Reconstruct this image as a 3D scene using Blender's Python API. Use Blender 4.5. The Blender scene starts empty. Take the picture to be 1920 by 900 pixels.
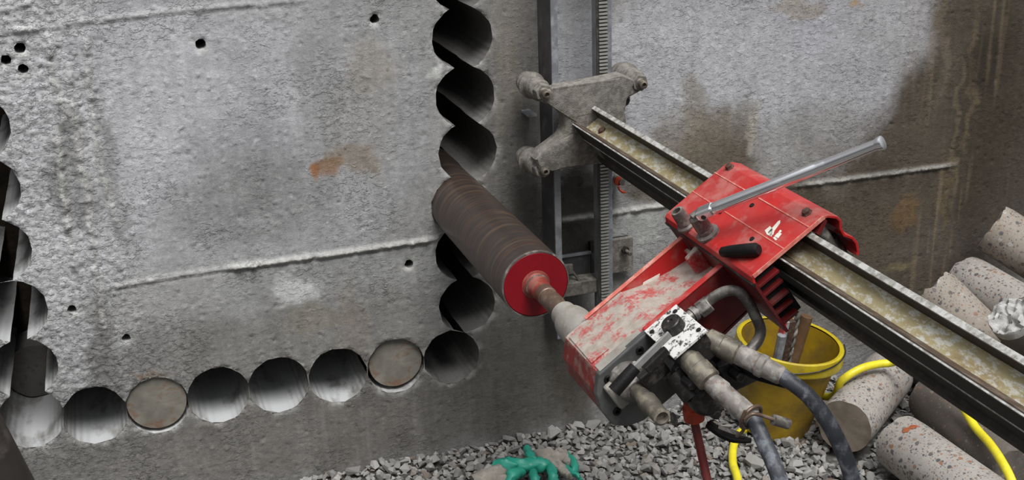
import bpy, math, random
import numpy as np
from mathutils import Vector, Matrix
from mathutils.geometry import delaunay_2d_cdt, convex_hull_2d
import bmesh
random.seed(7); np.random.seed(7)
S = bpy.context.scene
COL = S.collection
# ------------------------------------------------------------------ camera
FPX = 2321.36
Hc = Vector((0.94832197, -0.13746388, 0.28598799))      # world X in camera axes (right, down, forward)
Vc = Vector((0.03247072, 0.93859901, 0.34347861))       # world -Z
Nc = Vector((-0.31564395, -0.31644207, 0.89455761))     # world Y
RIGHT = Vector((Hc[0], Nc[0], -Vc[0])); DOWN = Vector((Hc[1], Nc[1], -Vc[1])); FWD = Vector((Hc[2], Nc[2], -Vc[2]))
CAMP = Vector((-0.83820569, -3.0706358, 1.05806482))
cd = bpy.data.cameras.new('camera'); cam = bpy.data.objects.new('camera', cd); COL.objects.link(cam)
cd.sensor_width = 36; cd.lens = FPX/1920*36; cd.clip_start = .02
R = Matrix((RIGHT, -DOWN, -FWD)).transposed().to_4x4()
cam.matrix_world = Matrix.Translation(CAMP) @ R
S.camera = cam
# ------------------------------------------------------------------ overcast sky, soft sun, exposure
W = bpy.data.worlds.new('overcast'); S.world = W; W.use_nodes = True
nt = W.node_tree; nt.nodes.clear()
out = nt.nodes.new('ShaderNodeOutputWorld'); bg = nt.nodes.new('ShaderNodeBackground')
tc = nt.nodes.new('ShaderNodeTexCoord'); sx = nt.nodes.new('ShaderNodeSeparateXYZ'); cr = nt.nodes.new('ShaderNodeValToRGB')
nt.links.new(tc.outputs['Generated'], sx.inputs[0]); nt.links.new(sx.outputs['Z'], cr.inputs[0]); nt.links.new(cr.outputs[0], bg.inputs[0]); nt.links.new(bg.outputs[0], out.inputs[0])
e = cr.color_ramp.elements
e[0].position = 0.0; e[0].color = (.05, .051, .053, 1); e[1].position = 1.0; e[1].color = (1.15, 1.18, 1.23, 1)
m_ = e.new(.45); m_.color = (.42, .435, .455, 1)
bg.inputs[1].default_value = 1.0
sd = bpy.data.lights.new('sun', 'SUN'); sd.energy = 3.1; sd.angle = math.radians(30); sd.color = (1, .99, .97)
sun = bpy.data.objects.new('sun', sd); COL.objects.link(sun)
sun.rotation_euler = Vector((-.05, .72, -1.3)).to_track_quat('-Z', 'Y').to_euler(); sun.location = (-1, -3, 5)
S.view_settings.view_transform = 'Standard'; S.view_settings.look = 'None'; S.view_settings.gamma = 1; S.view_settings.exposure = 0.12

# ------------------------------------------------------------------ helpers
def ray(px, py): return RIGHT*((px-960)/FPX) + DOWN*((py-450)/FPX) + FWD
def at(px, py, Y):                       # photo pixel -> point on the plane y = Y
    d = ray(px, py); return CAMP + d*((Y-CAMP[1])/d[1])
def atz(px, py, Z):
    d = ray(px, py); return CAMP + d*((Z-CAMP[2])/d[2])
def proj(p):
    c = Vector(p)-CAMP; z = c.dot(FWD); return (960+FPX*c.dot(RIGHT)/z, 450+FPX*c.dot(DOWN)/z, z)
TH = math.radians(34)
U = Vector((math.cos(TH), 0, math.sin(TH))); Wd = Vector((-math.sin(TH), 0, math.cos(TH)))
def F(u, y, w): return U*u + Wd*w + Vector((0, y, 0))    # drill frame: u across the beam, w off its top face
OFF = {}
def crumple(mb, amp, sc, seed=0):
    X = np.array([tuple(v) for v in mb.v]); c = X.mean(0)
    dx = fbm(X[:, 0]+seed, X[:, 2]*1.3+X[:, 1], sc, 3); dy = fbm(X[:, 1]+seed+3, X[:, 0]-X[:, 2], sc, 3); dz = fbm(X[:, 0]+X[:, 1], X[:, 2]+seed+7, sc, 3)
    for i, v in enumerate(mb.v): v += Vector((dx[i], dy[i], dz[i]))*amp
    return mb
def thing(name, label, cat, loc=(0, 0, 0), group=None):
    o = bpy.data.objects.new(name, None); COL.objects.link(o); o.location = loc; o.empty_display_size = .05
    o['label'] = label; o['category'] = cat
    if group: o['group'] = group
    OFF[o.name] = Vector(loc); return o
def tag(o, label, cat, group=None):
    o['label'] = label; o['category'] = cat
    if group: o['group'] = group
    return o
class MB:
    def __init__(s): s.v = []; s.f = []
    def add(s, vs, fs):
        n = len(s.v); s.v += [Vector(p) for p in vs]; s.f += [tuple(n+i for i in f) for f in fs]; return s
    def box(s, c, ax, ay, az):           # centre and three half-axis vectors
        c, ax, ay, az = map(Vector, (c, ax, ay, az)); vs = []
        for i in (-1, 1):
            for j in (-1, 1):
                for k in (-1, 1): vs.append(c+ax*i+ay*j+az*k)
        fs = [(0, 1, 3, 2), (4, 6, 7, 5), (0, 4, 5, 1), (2, 3, 7, 6), (0, 2, 6, 4), (1, 5, 7, 3)]
        if ax.cross(ay).dot(az) < 0: fs = [f[::-1] for f in fs]
        return s.add(vs, fs)
    def abox(s, x0, x1, y0, y1, z0, z1): return s.box(((x0+x1)/2, (y0+y1)/2, (z0+z1)/2), ((x1-x0)/2, 0, 0), (0, (y1-y0)/2, 0), (0, 0, (z1-z0)/2))
    def fbox(s, u0, u1, y0, y1, w0, w1): return s.box(F((u0+u1)/2, (y0+y1)/2, (w0+w1)/2), U*((u1-u0)/2), Vector((0, (y1-y0)/2, 0)), Wd*((w1-w0)/2))
    def lathe(s, p, d, prof, seg=24, cap=True, phase=0):   # prof: (t along d in metres, r)
        p = Vector(p); d = Vector(d).normalized(); a = d.orthogonal().normalized(); b = d.cross(a)
        n = len(s.v)
        for t, r in prof:
            for i in range(seg):
                th = 2*math.pi*i/seg+phase; s.v.append(p+d*t+(a*math.cos(th)+b*math.sin(th))*r)
        for k in range(len(prof)-1):
            for i in range(seg):
                j = (i+1) % seg; s.f.append((n+k*seg+i, n+k*seg+j, n+(k+1)*seg+j, n+(k+1)*seg+i))
        if cap: s.f.append(tuple(n+i for i in range(seg))[::-1]); s.f.append(tuple(n+(len(prof)-1)*seg+i for i in range(seg)))
        return s
    def cyl(s, p, q, r0, r1=None, seg=20):
        p = Vector(p); q = Vector(q); r1 = r0 if r1 is None else r1
        return s.lathe(p, q-p, [(0, r0), ((q-p).length, r1)], seg)
    def tube(s, pts, rad, seg=14, sub=6, cap=True):
        P = [Vector(p) for p in pts]; n = len(P)
        rads = rad if isinstance(rad, (list, tuple)) else [rad]*n
        Q = []; RR = []
        for i in range(n-1):
            p0 = P[max(i-1, 0)]; p1 = P[i]; p2 = P[i+1]; p3 = P[min(i+2, n-1)]
            for k in range(sub):
                t = k/sub; t2 = t*t; t3 = t2*t
                Q.append(.5*((2*p1)+(-p0+p2)*t+(2*p0-5*p1+4*p2-p3)*t2+(-p0+3*p1-3*p2+p3)*t3)); RR.append(rads[i]*(1-t)+rads[i+1]*t)
        Q.append(P[-1]); RR.append(rads[-1]); m = len(Q)
        T = [(Q[min(i+1, m-1)]-Q[max(i-1, 0)]).normalized() for i in range(m)]
        a = T[0].orthogonal().normalized(); b0 = len(s.v)
        for i in range(m):
            a = (a-T[i]*a.dot(T[i])).normalized(); b = T[i].cross(a)
            for k in range(seg):
                th = 2*math.pi*k/seg; s.v.append(Q[i]+(a*math.cos(th)+b*math.sin(th))*RR[i])
        for i in range(m-1):
            for k in range(seg):
                j = (k+1) % seg; s.f.append((b0+i*seg+k, b0+i*seg+j, b0+(i+1)*seg+j, b0+(i+1)*seg+k))
        if cap: s.f.append(tuple(b0+k for k in range(seg))[::-1]); s.f.append(tuple(b0+(m-1)*seg+k for k in range(seg)))
        return s
    def prism(s, pts, d):                # closed polygon (3-D points, in plane) swept by vector d
        pts = [Vector(p) for p in pts]; d = Vector(d); n = len(pts); b = len(s.v)
        s.v += pts+[p+d for p in pts]
        s.f.append(tuple(b+i for i in range(n))[::-1]); s.f.append(tuple(b+n+i for i in range(n)))
        for i in range(n): j = (i+1) % n; s.f.append((b+i, b+j, b+n+j, b+n+i))
        return s
def obj(name, mb, mat, parent=None, smooth=None, bevel=0, off=None):
    if off is None: off = OFF.get(parent.name, Vector()) if parent else Vector()
    me = bpy.data.meshes.new(name)
    me.from_pydata([tuple(p-off) for p in mb.v], [], mb.f)
    bm = bmesh.new(); bm.from_mesh(me); bmesh.ops.recalc_face_normals(bm, faces=bm.faces); bm.to_mesh(me); bm.free()
    if mat: me.materials.append(mat)
    o = bpy.data.objects.new(name, me); COL.objects.link(o)
    if parent: o.parent = parent
    OFF[o.name] = off
    if smooth is not None:
        me.shade_smooth(); me.set_sharp_from_angle(angle=math.radians(smooth))
    if bevel:
        m = o.modifiers.new('bevel', 'BEVEL'); m.width = bevel; m.segments = 2; m.limit_method = 'ANGLE'; m.angle_limit = math.radians(35)
    return o
# vectorised gradient noise
_perm = np.random.RandomState(3).permutation(4096)
def _h(ix, iy): return _perm[(_perm[ix & 4095]+iy) & 4095]
def pn(x, y):
    ix = np.floor(x).astype(int); iy = np.floor(y).astype(int); fx = x-ix; fy = y-iy
    u = fx*fx*fx*(fx*(fx*6-15)+10); v = fy*fy*fy*(fy*(fy*6-15)+10)
    def g(i, j):
        a = _h(ix+i, iy+j)*(2*np.pi/4096); return np.cos(a)*(fx-i)+np.sin(a)*(fy-j)
    return ((g(0, 0)*(1-u)+g(1, 0)*u)*(1-v)+(g(0, 1)*(1-u)+g(1, 1)*u)*v)*1.5
def fbm(x, y, sc, o=4, gain=.5):
    s = 0; a = 1; t = 0
    for k in range(o): s = s+a*pn(x/sc+17.3*k, y/sc-9.1*k); t += a; a *= gain; sc *= .5
    return s/t
def sst(a, b, x): t = np.clip((x-a)/(b-a), 0, 1); return t*t*(3-2*t)

# ------------------------------------------------------------------ materials
def rgb(r, g, b):
    f = lambda c: (c/255/12.92) if c/255 <= .04045 else ((c/255+.055)/1.055)**2.4
    return (f(r), f(g), f(b), 1)
class N:
    def __init__(s, name):
        s.m = bpy.data.materials.new(name); s.m.use_nodes = True; s.t = s.m.node_tree; s.t.nodes.clear()
        s.o = s.t.nodes.new('ShaderNodeOutputMaterial'); s.b = s.t.nodes.new('ShaderNodeBsdfPrincipled'); s.t.links.new(s.b.outputs[0], s.o.inputs[0])
        s.tc = s.t.nodes.new('ShaderNodeTexCoord').outputs['Object']
    def l(s, a, b): s.t.links.new(a, b)
    def noise(s, sc, det=6, rough=.6, vec=None, dist=0):
        n = s.t.nodes.new('ShaderNodeTexNoise'); n.inputs['Scale'].default_value = sc; n.inputs['Detail'].default_value = det; n.inputs['Roughness'].default_value = rough; n.inputs['Distortion'].default_value = dist
        s.l(vec or s.tc, n.inputs['Vector']); return n.outputs[0]
    def scale(s, v3, vec=None):
        n = s.t.nodes.new('ShaderNodeMapping'); n.inputs['Scale'].default_value = v3; s.l(vec or s.tc, n.inputs[0]); return n.outputs[0]
    def vor(s, sc, feat='F1', vec=None):
        n = s.t.nodes.new('ShaderNodeTexVoronoi'); n.inputs['Scale'].default_value = sc; n.feature = feat; s.l(vec or s.tc, n.inputs['Vector']); return n
    def ramp(s, src, stops, mode='LINEAR'):
        n = s.t.nodes.new('ShaderNodeValToRGB'); n.color_ramp.interpolation = mode; e = n.color_ramp.elements
        while len(e) > 1: e.remove(e[-1])
        e[0].position = stops[0][0]; e[0].color = stops[0][1] if not isinstance(stops[0][1], (int, float)) else (stops[0][1],)*3+(1,)
        for p, c in stops[1:]:
            q = e.new(p); q.color = c if not isinstance(c, (int, float)) else (c, c, c, 1)
        s.l(src, n.inputs[0]); return n.outputs[0]
    def mix(s, fac, a, b, mode='MIX'):
        n = s.t.nodes.new('ShaderNodeMix'); n.data_type = 'RGBA'; n.blend_type = mode
        for v, i in ((fac, n.inputs[0]), (a, n.inputs[6]), (b, n.inputs[7])):
            if hasattr(v, 'links'): s.l(v, i)
            else: i.default_value = v
        return n.outputs[2]
    def math(s, op, a, b=0.0):
        n = s.t.nodes.new('ShaderNodeMath'); n.operation = op
        for v, i in ((a, n.inputs[0]), (b, n.inputs[1])):
            if hasattr(v, 'links'): s.l(v, i)
            else: i.default_value = v
        return n.outputs[0]
    def bump(s, h, strength=.5, dist=.002):
        n = s.t.nodes.new('ShaderNodeBump'); n.inputs['Strength'].default_value = strength; n.inputs['Distance'].default_value = dist; s.l(h, n.inputs['Height']); s.l(n.outputs[0], s.b.inputs['Normal'])
    def col(s, c):
        if hasattr(c, 'links'): s.l(c, s.b.inputs['Base Color'])
        else: s.b.inputs['Base Color'].default_value = c
    def rough(s, r, metal=0):
        if hasattr(r, 'links'): s.l(r, s.b.inputs['Roughness'])
        else: s.b.inputs['Roughness'].default_value = r
        s.b.inputs['Metallic'].default_value = metal
def worn(name, c1, c2, dust=(.4, .4, .39, 1), amt=.5, sc=30, metal=0, rough=.5, lo=.48, hi=.62, bs=.3, third=None, up=0.0):
    n = N(name); a = n.noise(sc, 8, .65); base = n.mix(n.ramp(n.noise(sc*.6, 5), [(.35, 0), (.65, 1)]), c1, c2)
    if third: base = n.mix(n.ramp(n.noise(sc*1.7, 6, .7, dist=.5), [(.56, 0), (.62, 1)]), base, third)
    fac = n.ramp(a, [(lo, 0), (hi, amt)])
    if up:                                        # dust settles on faces that look up
        g = n.t.nodes.new('ShaderNodeNewGeometry'); q = n.t.nodes.new('ShaderNodeSeparateXYZ'); n.l(g.outputs['Normal'], q.inputs[0])
        k = n.math('MULTIPLY', n.math('MAXIMUM', q.outputs['Z'], 0.0), up)
        fac = n.math('MINIMUM', n.math('ADD', fac, n.math('MULTIPLY', k, n.ramp(n.noise(sc*.8, 6), [(.3, 0), (.6, 1)]))), 1.0)
    n.col(n.mix(fac, base, dust)); n.rough(n.ramp(fac, [(0, rough), (1, .9)]))
    if metal: n.l(n.ramp(fac, [(0, metal), (1, 0)]), n.b.inputs['Metallic'])
    n.bump(n.noise(sc*5, 5), bs, .001); return n.m
M = {}
# wall: colour from a painted attribute (stains, damp, dust, painted light and shade), grain from noise
n = N('concrete_wall'); at_ = n.t.nodes.new('ShaderNodeAttribute'); at_.attribute_name = 'stain_and_shade'
g1 = n.ramp(n.noise(45, 8, .7), [(.3, .80), (.7, 1.16)]); g2 = n.ramp(n.noise(9, 5, .6), [(.3, .86), (.7, 1.10)]); g3 = n.ramp(n.noise(260, 3, .6), [(.3, .80), (.7, 1.15)])
streak = n.ramp(n.noise(14, 5, .6, n.scale((4, 1, .35))), [(.3, .90), (.7, 1.07)])
c = n.mix(1, at_.outputs['Color'], g1, 'MULTIPLY'); c = n.mix(1, c, g2, 'MULTIPLY'); c = n.mix(.8, c, g3, 'MULTIPLY'); c = n.mix(1, c, streak, 'MULTIPLY')
warm = n.ramp(n.noise(6, 5, .6), [(.5, 0), (.75, .35)]); c = n.mix(warm, c, rgb(150, 138, 118), 'MIX') if False else c
n.col(c); n.rough(.85); n.b.inputs['Specular IOR Level'].default_value = .3
b1 = n.noise(120, 7, .7); pits = n.ramp(n.vor(70).outputs[0], [(.0, 0), (.13, 1)])
vz = n.scale((1, 1, 1.7)); fl_ = n.ramp(n.noise(48, 5, .6, vz), [(.53, 0), (.575, .75), (.7, 1)]); fl2 = n.ramp(n.noise(110, 4, .6, vz), [(.56, 0), (.62, 1)])
patch_ = n.ramp(n.noise(7, 4, .6), [(.46, 0), (.62, 1)]); al = at_.outputs['Alpha']
dens = n.math('MINIMUM', n.math('ADD', n.math('MULTIPLY', al, al), n.math('MULTIPLY', n.math('MULTIPLY', patch_, al), .9)), 1.0)
hh = n.math('ADD', n.math('MULTIPLY', b1, .26), n.math('MULTIPLY', pits, .05))
hh = n.math('ADD', hh, n.math('MULTIPLY', n.math('ADD', n.math('MULTIPLY', fl_, .9), n.math('MULTIPLY', fl2, .35)), dens))
n.bump(hh, .85, .0055); M['wall'] = n.m
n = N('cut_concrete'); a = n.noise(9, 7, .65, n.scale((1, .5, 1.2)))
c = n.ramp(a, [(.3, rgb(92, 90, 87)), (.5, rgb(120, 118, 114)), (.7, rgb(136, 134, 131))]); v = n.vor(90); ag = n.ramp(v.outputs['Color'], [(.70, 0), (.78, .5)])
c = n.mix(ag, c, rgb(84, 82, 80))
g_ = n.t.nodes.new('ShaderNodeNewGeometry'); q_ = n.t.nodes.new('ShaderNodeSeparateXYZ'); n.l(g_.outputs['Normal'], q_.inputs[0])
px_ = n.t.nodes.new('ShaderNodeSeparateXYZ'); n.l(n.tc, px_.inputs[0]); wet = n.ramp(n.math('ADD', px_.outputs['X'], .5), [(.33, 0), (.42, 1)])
slu_lit = n.math('MULTIPLY', n.ramp(q_.outputs['Z'], [(.35, 0), (.97, 1)]), n.ramp(n.noise(15, 6, .6, n.scale((1, .4, 1))), [(.36, .15), (.5, 1)]))  # slurry plus painted light: faces turned up are made paler
c = n.mix(n.math('MULTIPLY', slu_lit, n.math('SUBTRACT', 1.0, n.math('MULTIPLY', wet, .65))), c, rgb(186, 187, 188)); c = n.mix(n.math('MULTIPLY', wet, .55), c, rgb(66, 62, 58)); n.col(c); n.rough(.75); n.bump(n.noise(60, 5), .2, .002); M['cut'] = n.m
n = N('backfill_soil'); n.col(n.ramp(n.noise(20), [(.3, rgb(40, 34, 28)), (.7, rgb(78, 68, 58))])); n.rough(.95); n.bump(n.noise(30), 1, .01); M['soil'] = n.m
def core_mat(name, base, base2, dens=.6, dirt=None):
    n = N(name); v = n.vor(52, vec=n.scale((1, 1, 1))); v2 = n.vor(105)
    w = n.noise(6, 5)
    c = n.mix(n.ramp(w, [(.35, 0), (.65, 1)]), base, base2)
    def sep(o):
        q = n.t.nodes.new('ShaderNodeSeparateColor'); n.l(o, q.inputs[0]); return q.outputs
    HUE = [(0, rgb(82, 80, 84)), (.3, rgb(108, 104, 103)), (.45, rgb(126, 106, 90)), (.6, rgb(138, 100, 78)), (.75, rgb(92, 86, 84)), (.9, rgb(164, 158, 152))]
    for vv, th in ((v, .45), (v2, .50), (n.vor(190), .60)):
        q = sep(vv.outputs['Color']); s1 = n.ramp(q[0], [(th, 0), (th+.04, dens)]); e1 = n.ramp(n.math('ADD', vv.outputs['Distance'], n.math('MULTIPLY', n.noise(150, 3), .25)), [(.40, 1), (.52, 0)])
        c = n.mix(n.math('MULTIPLY', s1, e1), c, n.ramp(q[1], HUE, 'CONSTANT'))
    if dirt: c = n.mix(n.ramp(n.noise(5, 5), [(.45, 0), (.7, .6)]), c, dirt)
    c = n.mix(.6, c, n.ramp(n.noise(160, 3), [(.3, .82), (.7, 1.12)]), 'MULTIPLY')
    n.col(c); n.rough(.75); n.bump(n.noise(90, 6, .7), .35, .002); return n.m
M['core'] = core_mat('core_concrete', rgb(162, 156, 150), rgb(144, 138, 132), 1.0)
M['core_brown'] = core_mat('core_concrete_brown', rgb(140, 130, 118), rgb(152, 145, 138), 1.0, rgb(108, 92, 72))
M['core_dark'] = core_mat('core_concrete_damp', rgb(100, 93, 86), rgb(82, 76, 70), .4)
n = N('core_brown_end'); n.col(n.ramp(n.noise(20, 6), [(.3, rgb(96, 86, 74)), (.7, rgb(120, 110, 97))])); n.rough(.8); n.bump(n.noise(80), .3, .002); M['core_end'] = n.m  # flat core end, browner and darker than the sides
n = N('broken_concrete'); n.col(n.ramp(n.noise(35, 8, .7), [(.3, rgb(150, 148, 146)), (.7, rgb(212, 210, 206))])); n.rough(.9); n.bump(n.noise(60, 8, .75), 1, .006); M['broken'] = n.m
n = N('core_face_in_wall'); c = n.ramp(n.noise(14, 7, .65), [(.3, rgb(106, 102, 94)), (.7, rgb(140, 136, 126))])
st = n.ramp(n.noise(16, 6, .7, n.scale((1, 1, 1.6)), .8), [(.52, 0), (.64, .75)]); c = n.mix(st, c, rgb(116, 84, 60)); n.col(c); n.rough(.7); n.bump(n.noise(60, 5), .3, .002); M['plug'] = n.m
def stone_mat(name, a, b):
    n = N(name); oi = n.t.nodes.new('ShaderNodeObjectInfo'); g = n.t.nodes.new('ShaderNodeNewGeometry')
    r = n.math('FRACT', n.math('ADD', n.math('MULTIPLY', oi.outputs['Random'], 7.3), g.outputs['Random Per Island']))
    c = n.ramp(r, [(0, a), (.6, b), (.85, rgb(156, 154, 151)), (1, rgb(112, 98, 84))]); c = n.mix(.8, c, n.ramp(n.noise(90, 6, .7), [(.3, .72), (.7, 1.2)]), 'MULTIPLY')
    n.col(c); n.rough(.85); n.bump(n.noise(220, 5, .7), .5, .001); return n.m
M['stone'] = stone_mat('crushed_stone', rgb(112, 110, 107), rgb(142, 140, 137))
n = N('gravel_bed'); n.col(n.ramp(n.vor(45).outputs['Distance'], [(0, rgb(120, 118, 114)), (.5, rgb(70, 68, 65))])); n.rough(.95); n.bump(n.vor(45).outputs['Distance'], 1, .01); M['bed'] = n.m
M['dustmetal'] = worn('dusty_cast_metal', rgb(98, 93, 86), rgb(112, 107, 100), rgb(148, 143, 136), .6, 75, .1, .5, .44, .60, 2.2, up=.45)
M['darkbar'] = worn('dark_steel_bar', rgb(70, 69, 70), rgb(88, 86, 86), rgb(132, 131, 131), .6, 22, .3, .45, .55, .75)
M['lightbar'] = worn('galvanised_bar', rgb(128, 130, 134), rgb(150, 152, 156), rgb(172, 174, 178), .5, 30, .35, .4)
M['rack'] = worn('rack_teeth_steel', rgb(176, 175, 170), rgb(198, 197, 192), rgb(120, 118, 112), .5, 60, .5, .35)
M['rackbase'] = worn('rack_base_steel', rgb(60, 58, 56), rgb(80, 78, 74), rgb(100, 96, 90), .5, 40, .3, .5)
M['beamside'] = worn('greasy_beam_side', rgb(38, 32, 28), rgb(50, 43, 37), rgb(84, 76, 66), .5, 26, .15, .6, .5, .7, .4)
M['beamlip'] = worn('bare_steel_lip', rgb(134, 130, 122), rgb(156, 154, 148), rgb(190, 189, 185), .8, 60, .3, .45, .42, .58)
n = N('rusty_beam_channel'); v = n.scale((1, .45, 1)); c = n.ramp(n.noise(16, 7, .65, v), [(.3, rgb(136, 122, 88)), (.5, rgb(158, 146, 110)), (.7, rgb(138, 118, 80))])
sp = n.ramp(n.noise(80, 6, .75, v), [(.49, 0), (.58, .75)]); c = n.mix(sp, c, rgb(196, 196, 190)); c = n.mix(n.ramp(n.noise(30, 5, .6, v), [(.6, 0), (.7, .5)]), c, rgb(110, 96, 66)); n.col(c); n.rough(.6); n.b.inputs['Metallic'].default_value = .15; n.bump(n.noise(90, 5), .4, .001); M['channel'] = n.m
M['beamrust'] = worn('brown_rust_slope', rgb(88, 70, 58), rgb(72, 58, 48), rgb(130, 118, 104), .5, 30, .3, .5)
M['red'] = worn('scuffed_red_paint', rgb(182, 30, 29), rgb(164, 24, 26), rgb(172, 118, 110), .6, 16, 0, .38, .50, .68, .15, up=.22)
M['reddeep'] = worn('dirty_shaded_red_paint', rgb(116, 22, 24), rgb(86, 20, 21), rgb(104, 80, 72), .5, 20, 0, .45, .5, .75, .2)  # dirt, with shade painted in for cheek, ribs and arm sides
M['redside'] = worn('dusty_shaded_red_side', rgb(140, 40, 38), rgb(112, 36, 34), rgb(138, 120, 108), .75, 34, 0, .55, .46, .62, .6)  # dust, with shade painted in for housing faces off the top
M['redend'] = worn('deep_red_disc', rgb(134, 10, 26), rgb(124, 9, 23), rgb(134, 34, 40), .2, 20, 0, .4, .6, .8, .1)
n = N('red_paint_caked_with_slurry'); g_ = n.t.nodes.new('ShaderNodeNewGeometry'); q_ = n.t.nodes.new('ShaderNodeSeparateXYZ'); n.l(g_.outputs['Normal'], q_.inputs[0])
k_ = n.ramp(q_.outputs['Z'], [(.15, 0), (.75, .40)]); f_ = n.math('ADD', n.math('ADD', n.math('MULTIPLY', n.noise(26, 3, .5), .5), n.math('MULTIPLY', n.noise(120, 6, .75, dist=.4), .5)), n.math('MULTIPLY', k_, .22))
fa_ = n.ramp(f_, [(.535, 0), (.60, .95)]); fb_ = n.ramp(f_, [(.42, 0), (.54, .6)])
c = n.mix(n.ramp(n.noise(20), [(.35, 0), (.65, 1)]), rgb(176, 36, 38), rgb(150, 30, 32)); c = n.mix(fb_, c, rgb(176, 120, 114)); c = n.mix(fa_, c, n.ramp(n.noise(40, 5), [(.35, rgb(150, 142, 130)), (.6, rgb(174, 166, 156))]))
n.col(c); n.rough(.7); n.bump(f_, .6, .003); M['reddust'] = n.m
M['slurry'] = worn('dried_slurry', rgb(156, 152, 144), rgb(138, 133, 125), rgb(122, 112, 98), .6, 30, 0, .8, .5, .65, .8)
M['bit'] = worn('brown_steel_barrel', rgb(92, 80, 72), rgb(74, 64, 58), rgb(108, 100, 94), .4, 9, .45, .42, .4, .8, .12)
n = N('spun_steel_barrel'); v = n.scale((.6, 9, .6)); c = n.ramp(n.noise(3.2, 5, .6, v), [(.30, rgb(50, 42, 38)), (.42, rgb(92, 74, 64)), (.52, rgb(68, 62, 60)), (.62, rgb(104, 86, 72)), (.72, rgb(62, 52, 48))]); n.col(c); n.rough(.42); n.b.inputs['Metallic'].default_value = .45; n.bump(n.noise(8, 3, .5, v), .08, .001); M['bit'] = n.m
M['oldpipe'] = worn('dark_brown_pipe', rgb(66, 60, 56), rgb(54, 50, 48), rgb(98, 90, 84), .5, 10, .3, .5)
M['shaft'] = worn('brown_rotating_shaft', rgb(112, 90, 76), rgb(92, 76, 66), rgb(140, 124, 110), .5, 20, .4, .4)
M['hubred'] = worn('red_brown_hub', rgb(150, 62, 52), rgb(126, 60, 50), rgb(150, 110, 98), .5, 20, .2, .4)
M['chrome'] = worn('polished_chrome', rgb(250, 250, 252), rgb(244, 244, 248), rgb(190, 184, 182), .2, 30, .9, .20, .6, .8, .03)
M['chromeworn'] = worn('worn_bright_steel', rgb(178, 178, 176), rgb(158, 158, 156), rgb(110, 106, 100), .6, 70, .5, .35)
M['steel'] = worn('worn_grey_steel', rgb(120, 116, 110), rgb(98, 94, 90), rgb(160, 155, 148), .6, 40, .5, .4)
M['iron'] = worn('blackened_steel', rgb(58, 54, 52), rgb(44, 42, 42), rgb(110, 104, 98), .5, 50, .5, .4, .52, .7)
M['spigot'] = worn('brown_grey_steel', rgb(98, 84, 80), rgb(80, 72, 70), rgb(150, 144, 138), .6, 60, .4, .38, .5, .7, .2, up=.5)
M['rustbolt'] = worn('rusty_bolt', rgb(84, 60, 48), rgb(62, 50, 44), rgb(120, 104, 92), .4, 90, .2, .6)
M['greyplate'] = worn('grey_gearbox_plate', rgb(90, 90, 90), rgb(76, 76, 77), rgb(126, 124, 118), .4, 24, .3, .4, .5, .75)
n = N('paint_flecked_plate'); c = n.mix(n.ramp(n.noise(70, 7, .75), [(.42, 0), (.48, 1)]), rgb(60, 58, 56), rgb(214, 212, 208)); n.col(c); n.rough(.6); n.bump(n.noise(80), .3, .001); M['flecked'] = n.m
M['fitting'] = worn('dirty_brass_fitting', rgb(112, 106, 96), rgb(92, 86, 78), rgb(150, 142, 122), .6, 40, .4, .45, .48, .62)
M['hosegrip'] = worn('scuffed_hose_sleeve', rgb(128, 122, 116), rgb(96, 90, 86), rgb(176, 170, 164), .7, 36, .1, .55, .45, .6, .5, third=rgb(112, 84, 66))
M['hose'] = worn('scuffed_black_hose', rgb(52, 54, 60), rgb(68, 70, 76), rgb(138, 142, 150), .75, 38, 0, .5, .48, .64, .5)
M['blackrub'] = worn('black_rubber', rgb(20, 19, 19), rgb(30, 28, 28), rgb(80, 77, 74), .3, 60, 0, .45, .62, .8)
M['yellow'] = worn('dirty_yellow_plastic', rgb(158, 128, 22), rgb(130, 102, 24), rgb(92, 72, 36), .8, 13, 0, .42, .42, .7, .15)
M['yellowrim'] = worn('yellow_plastic_rim', rgb(194, 174, 26), rgb(170, 148, 24), rgb(140, 118, 50), .6, 24, 0, .38, .5, .7, .1)
M['yhose'] = worn('yellow_hose_rubber', rgb(226, 214, 50), rgb(214, 198, 40), rgb(170, 150, 70), .5, 40, 0, .4, .55, .75, .1)
M['blackrub'].node_tree.nodes['Principled BSDF'].inputs['Specular IOR Level'].default_value = .15
M['orange'] = worn('orange_collar_paint', rgb(196, 66, 28), rgb(170, 56, 30), rgb(110, 60, 44), .5, 60, 0, .45)
M['redrod'] = worn('dark_red_rod', rgb(118, 30, 26), rgb(92, 26, 24), rgb(90, 60, 54), .4, 40, 0, .45)
M['teal'] = worn('teal_rubber_coating', rgb(36, 136, 116), rgb(48, 150, 128), rgb(120, 160, 146), .4, 30, 0, .4, .6, .8, .2)
M['knit'] = worn('dusty_beige_knit', rgb(144, 137, 127), rgb(130, 124, 116), rgb(190, 184, 174), .4, 60, 0, .95, .5, .7, .8)
M['wood'] = worn('old_brown_wood', rgb(100, 72, 46), rgb(84, 60, 38), rgb(122, 98, 74), .4, 30, 0, .7)
M['white'] = worn('worn_white_print', rgb(226, 222, 210), rgb(214, 208, 196), rgb(196, 120, 110), .5, 90, 0, .5, .6, .66)
M['groove'] = worn('dusty_red_ridge', rgb(196, 96, 84), rgb(206, 120, 106), rgb(214, 170, 156), .6, 60, 0, .5)
n = N('hollow_dark'); n.col(rgb(14, 12, 12)); n.rough(.9); M['dark'] = n.m

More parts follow.
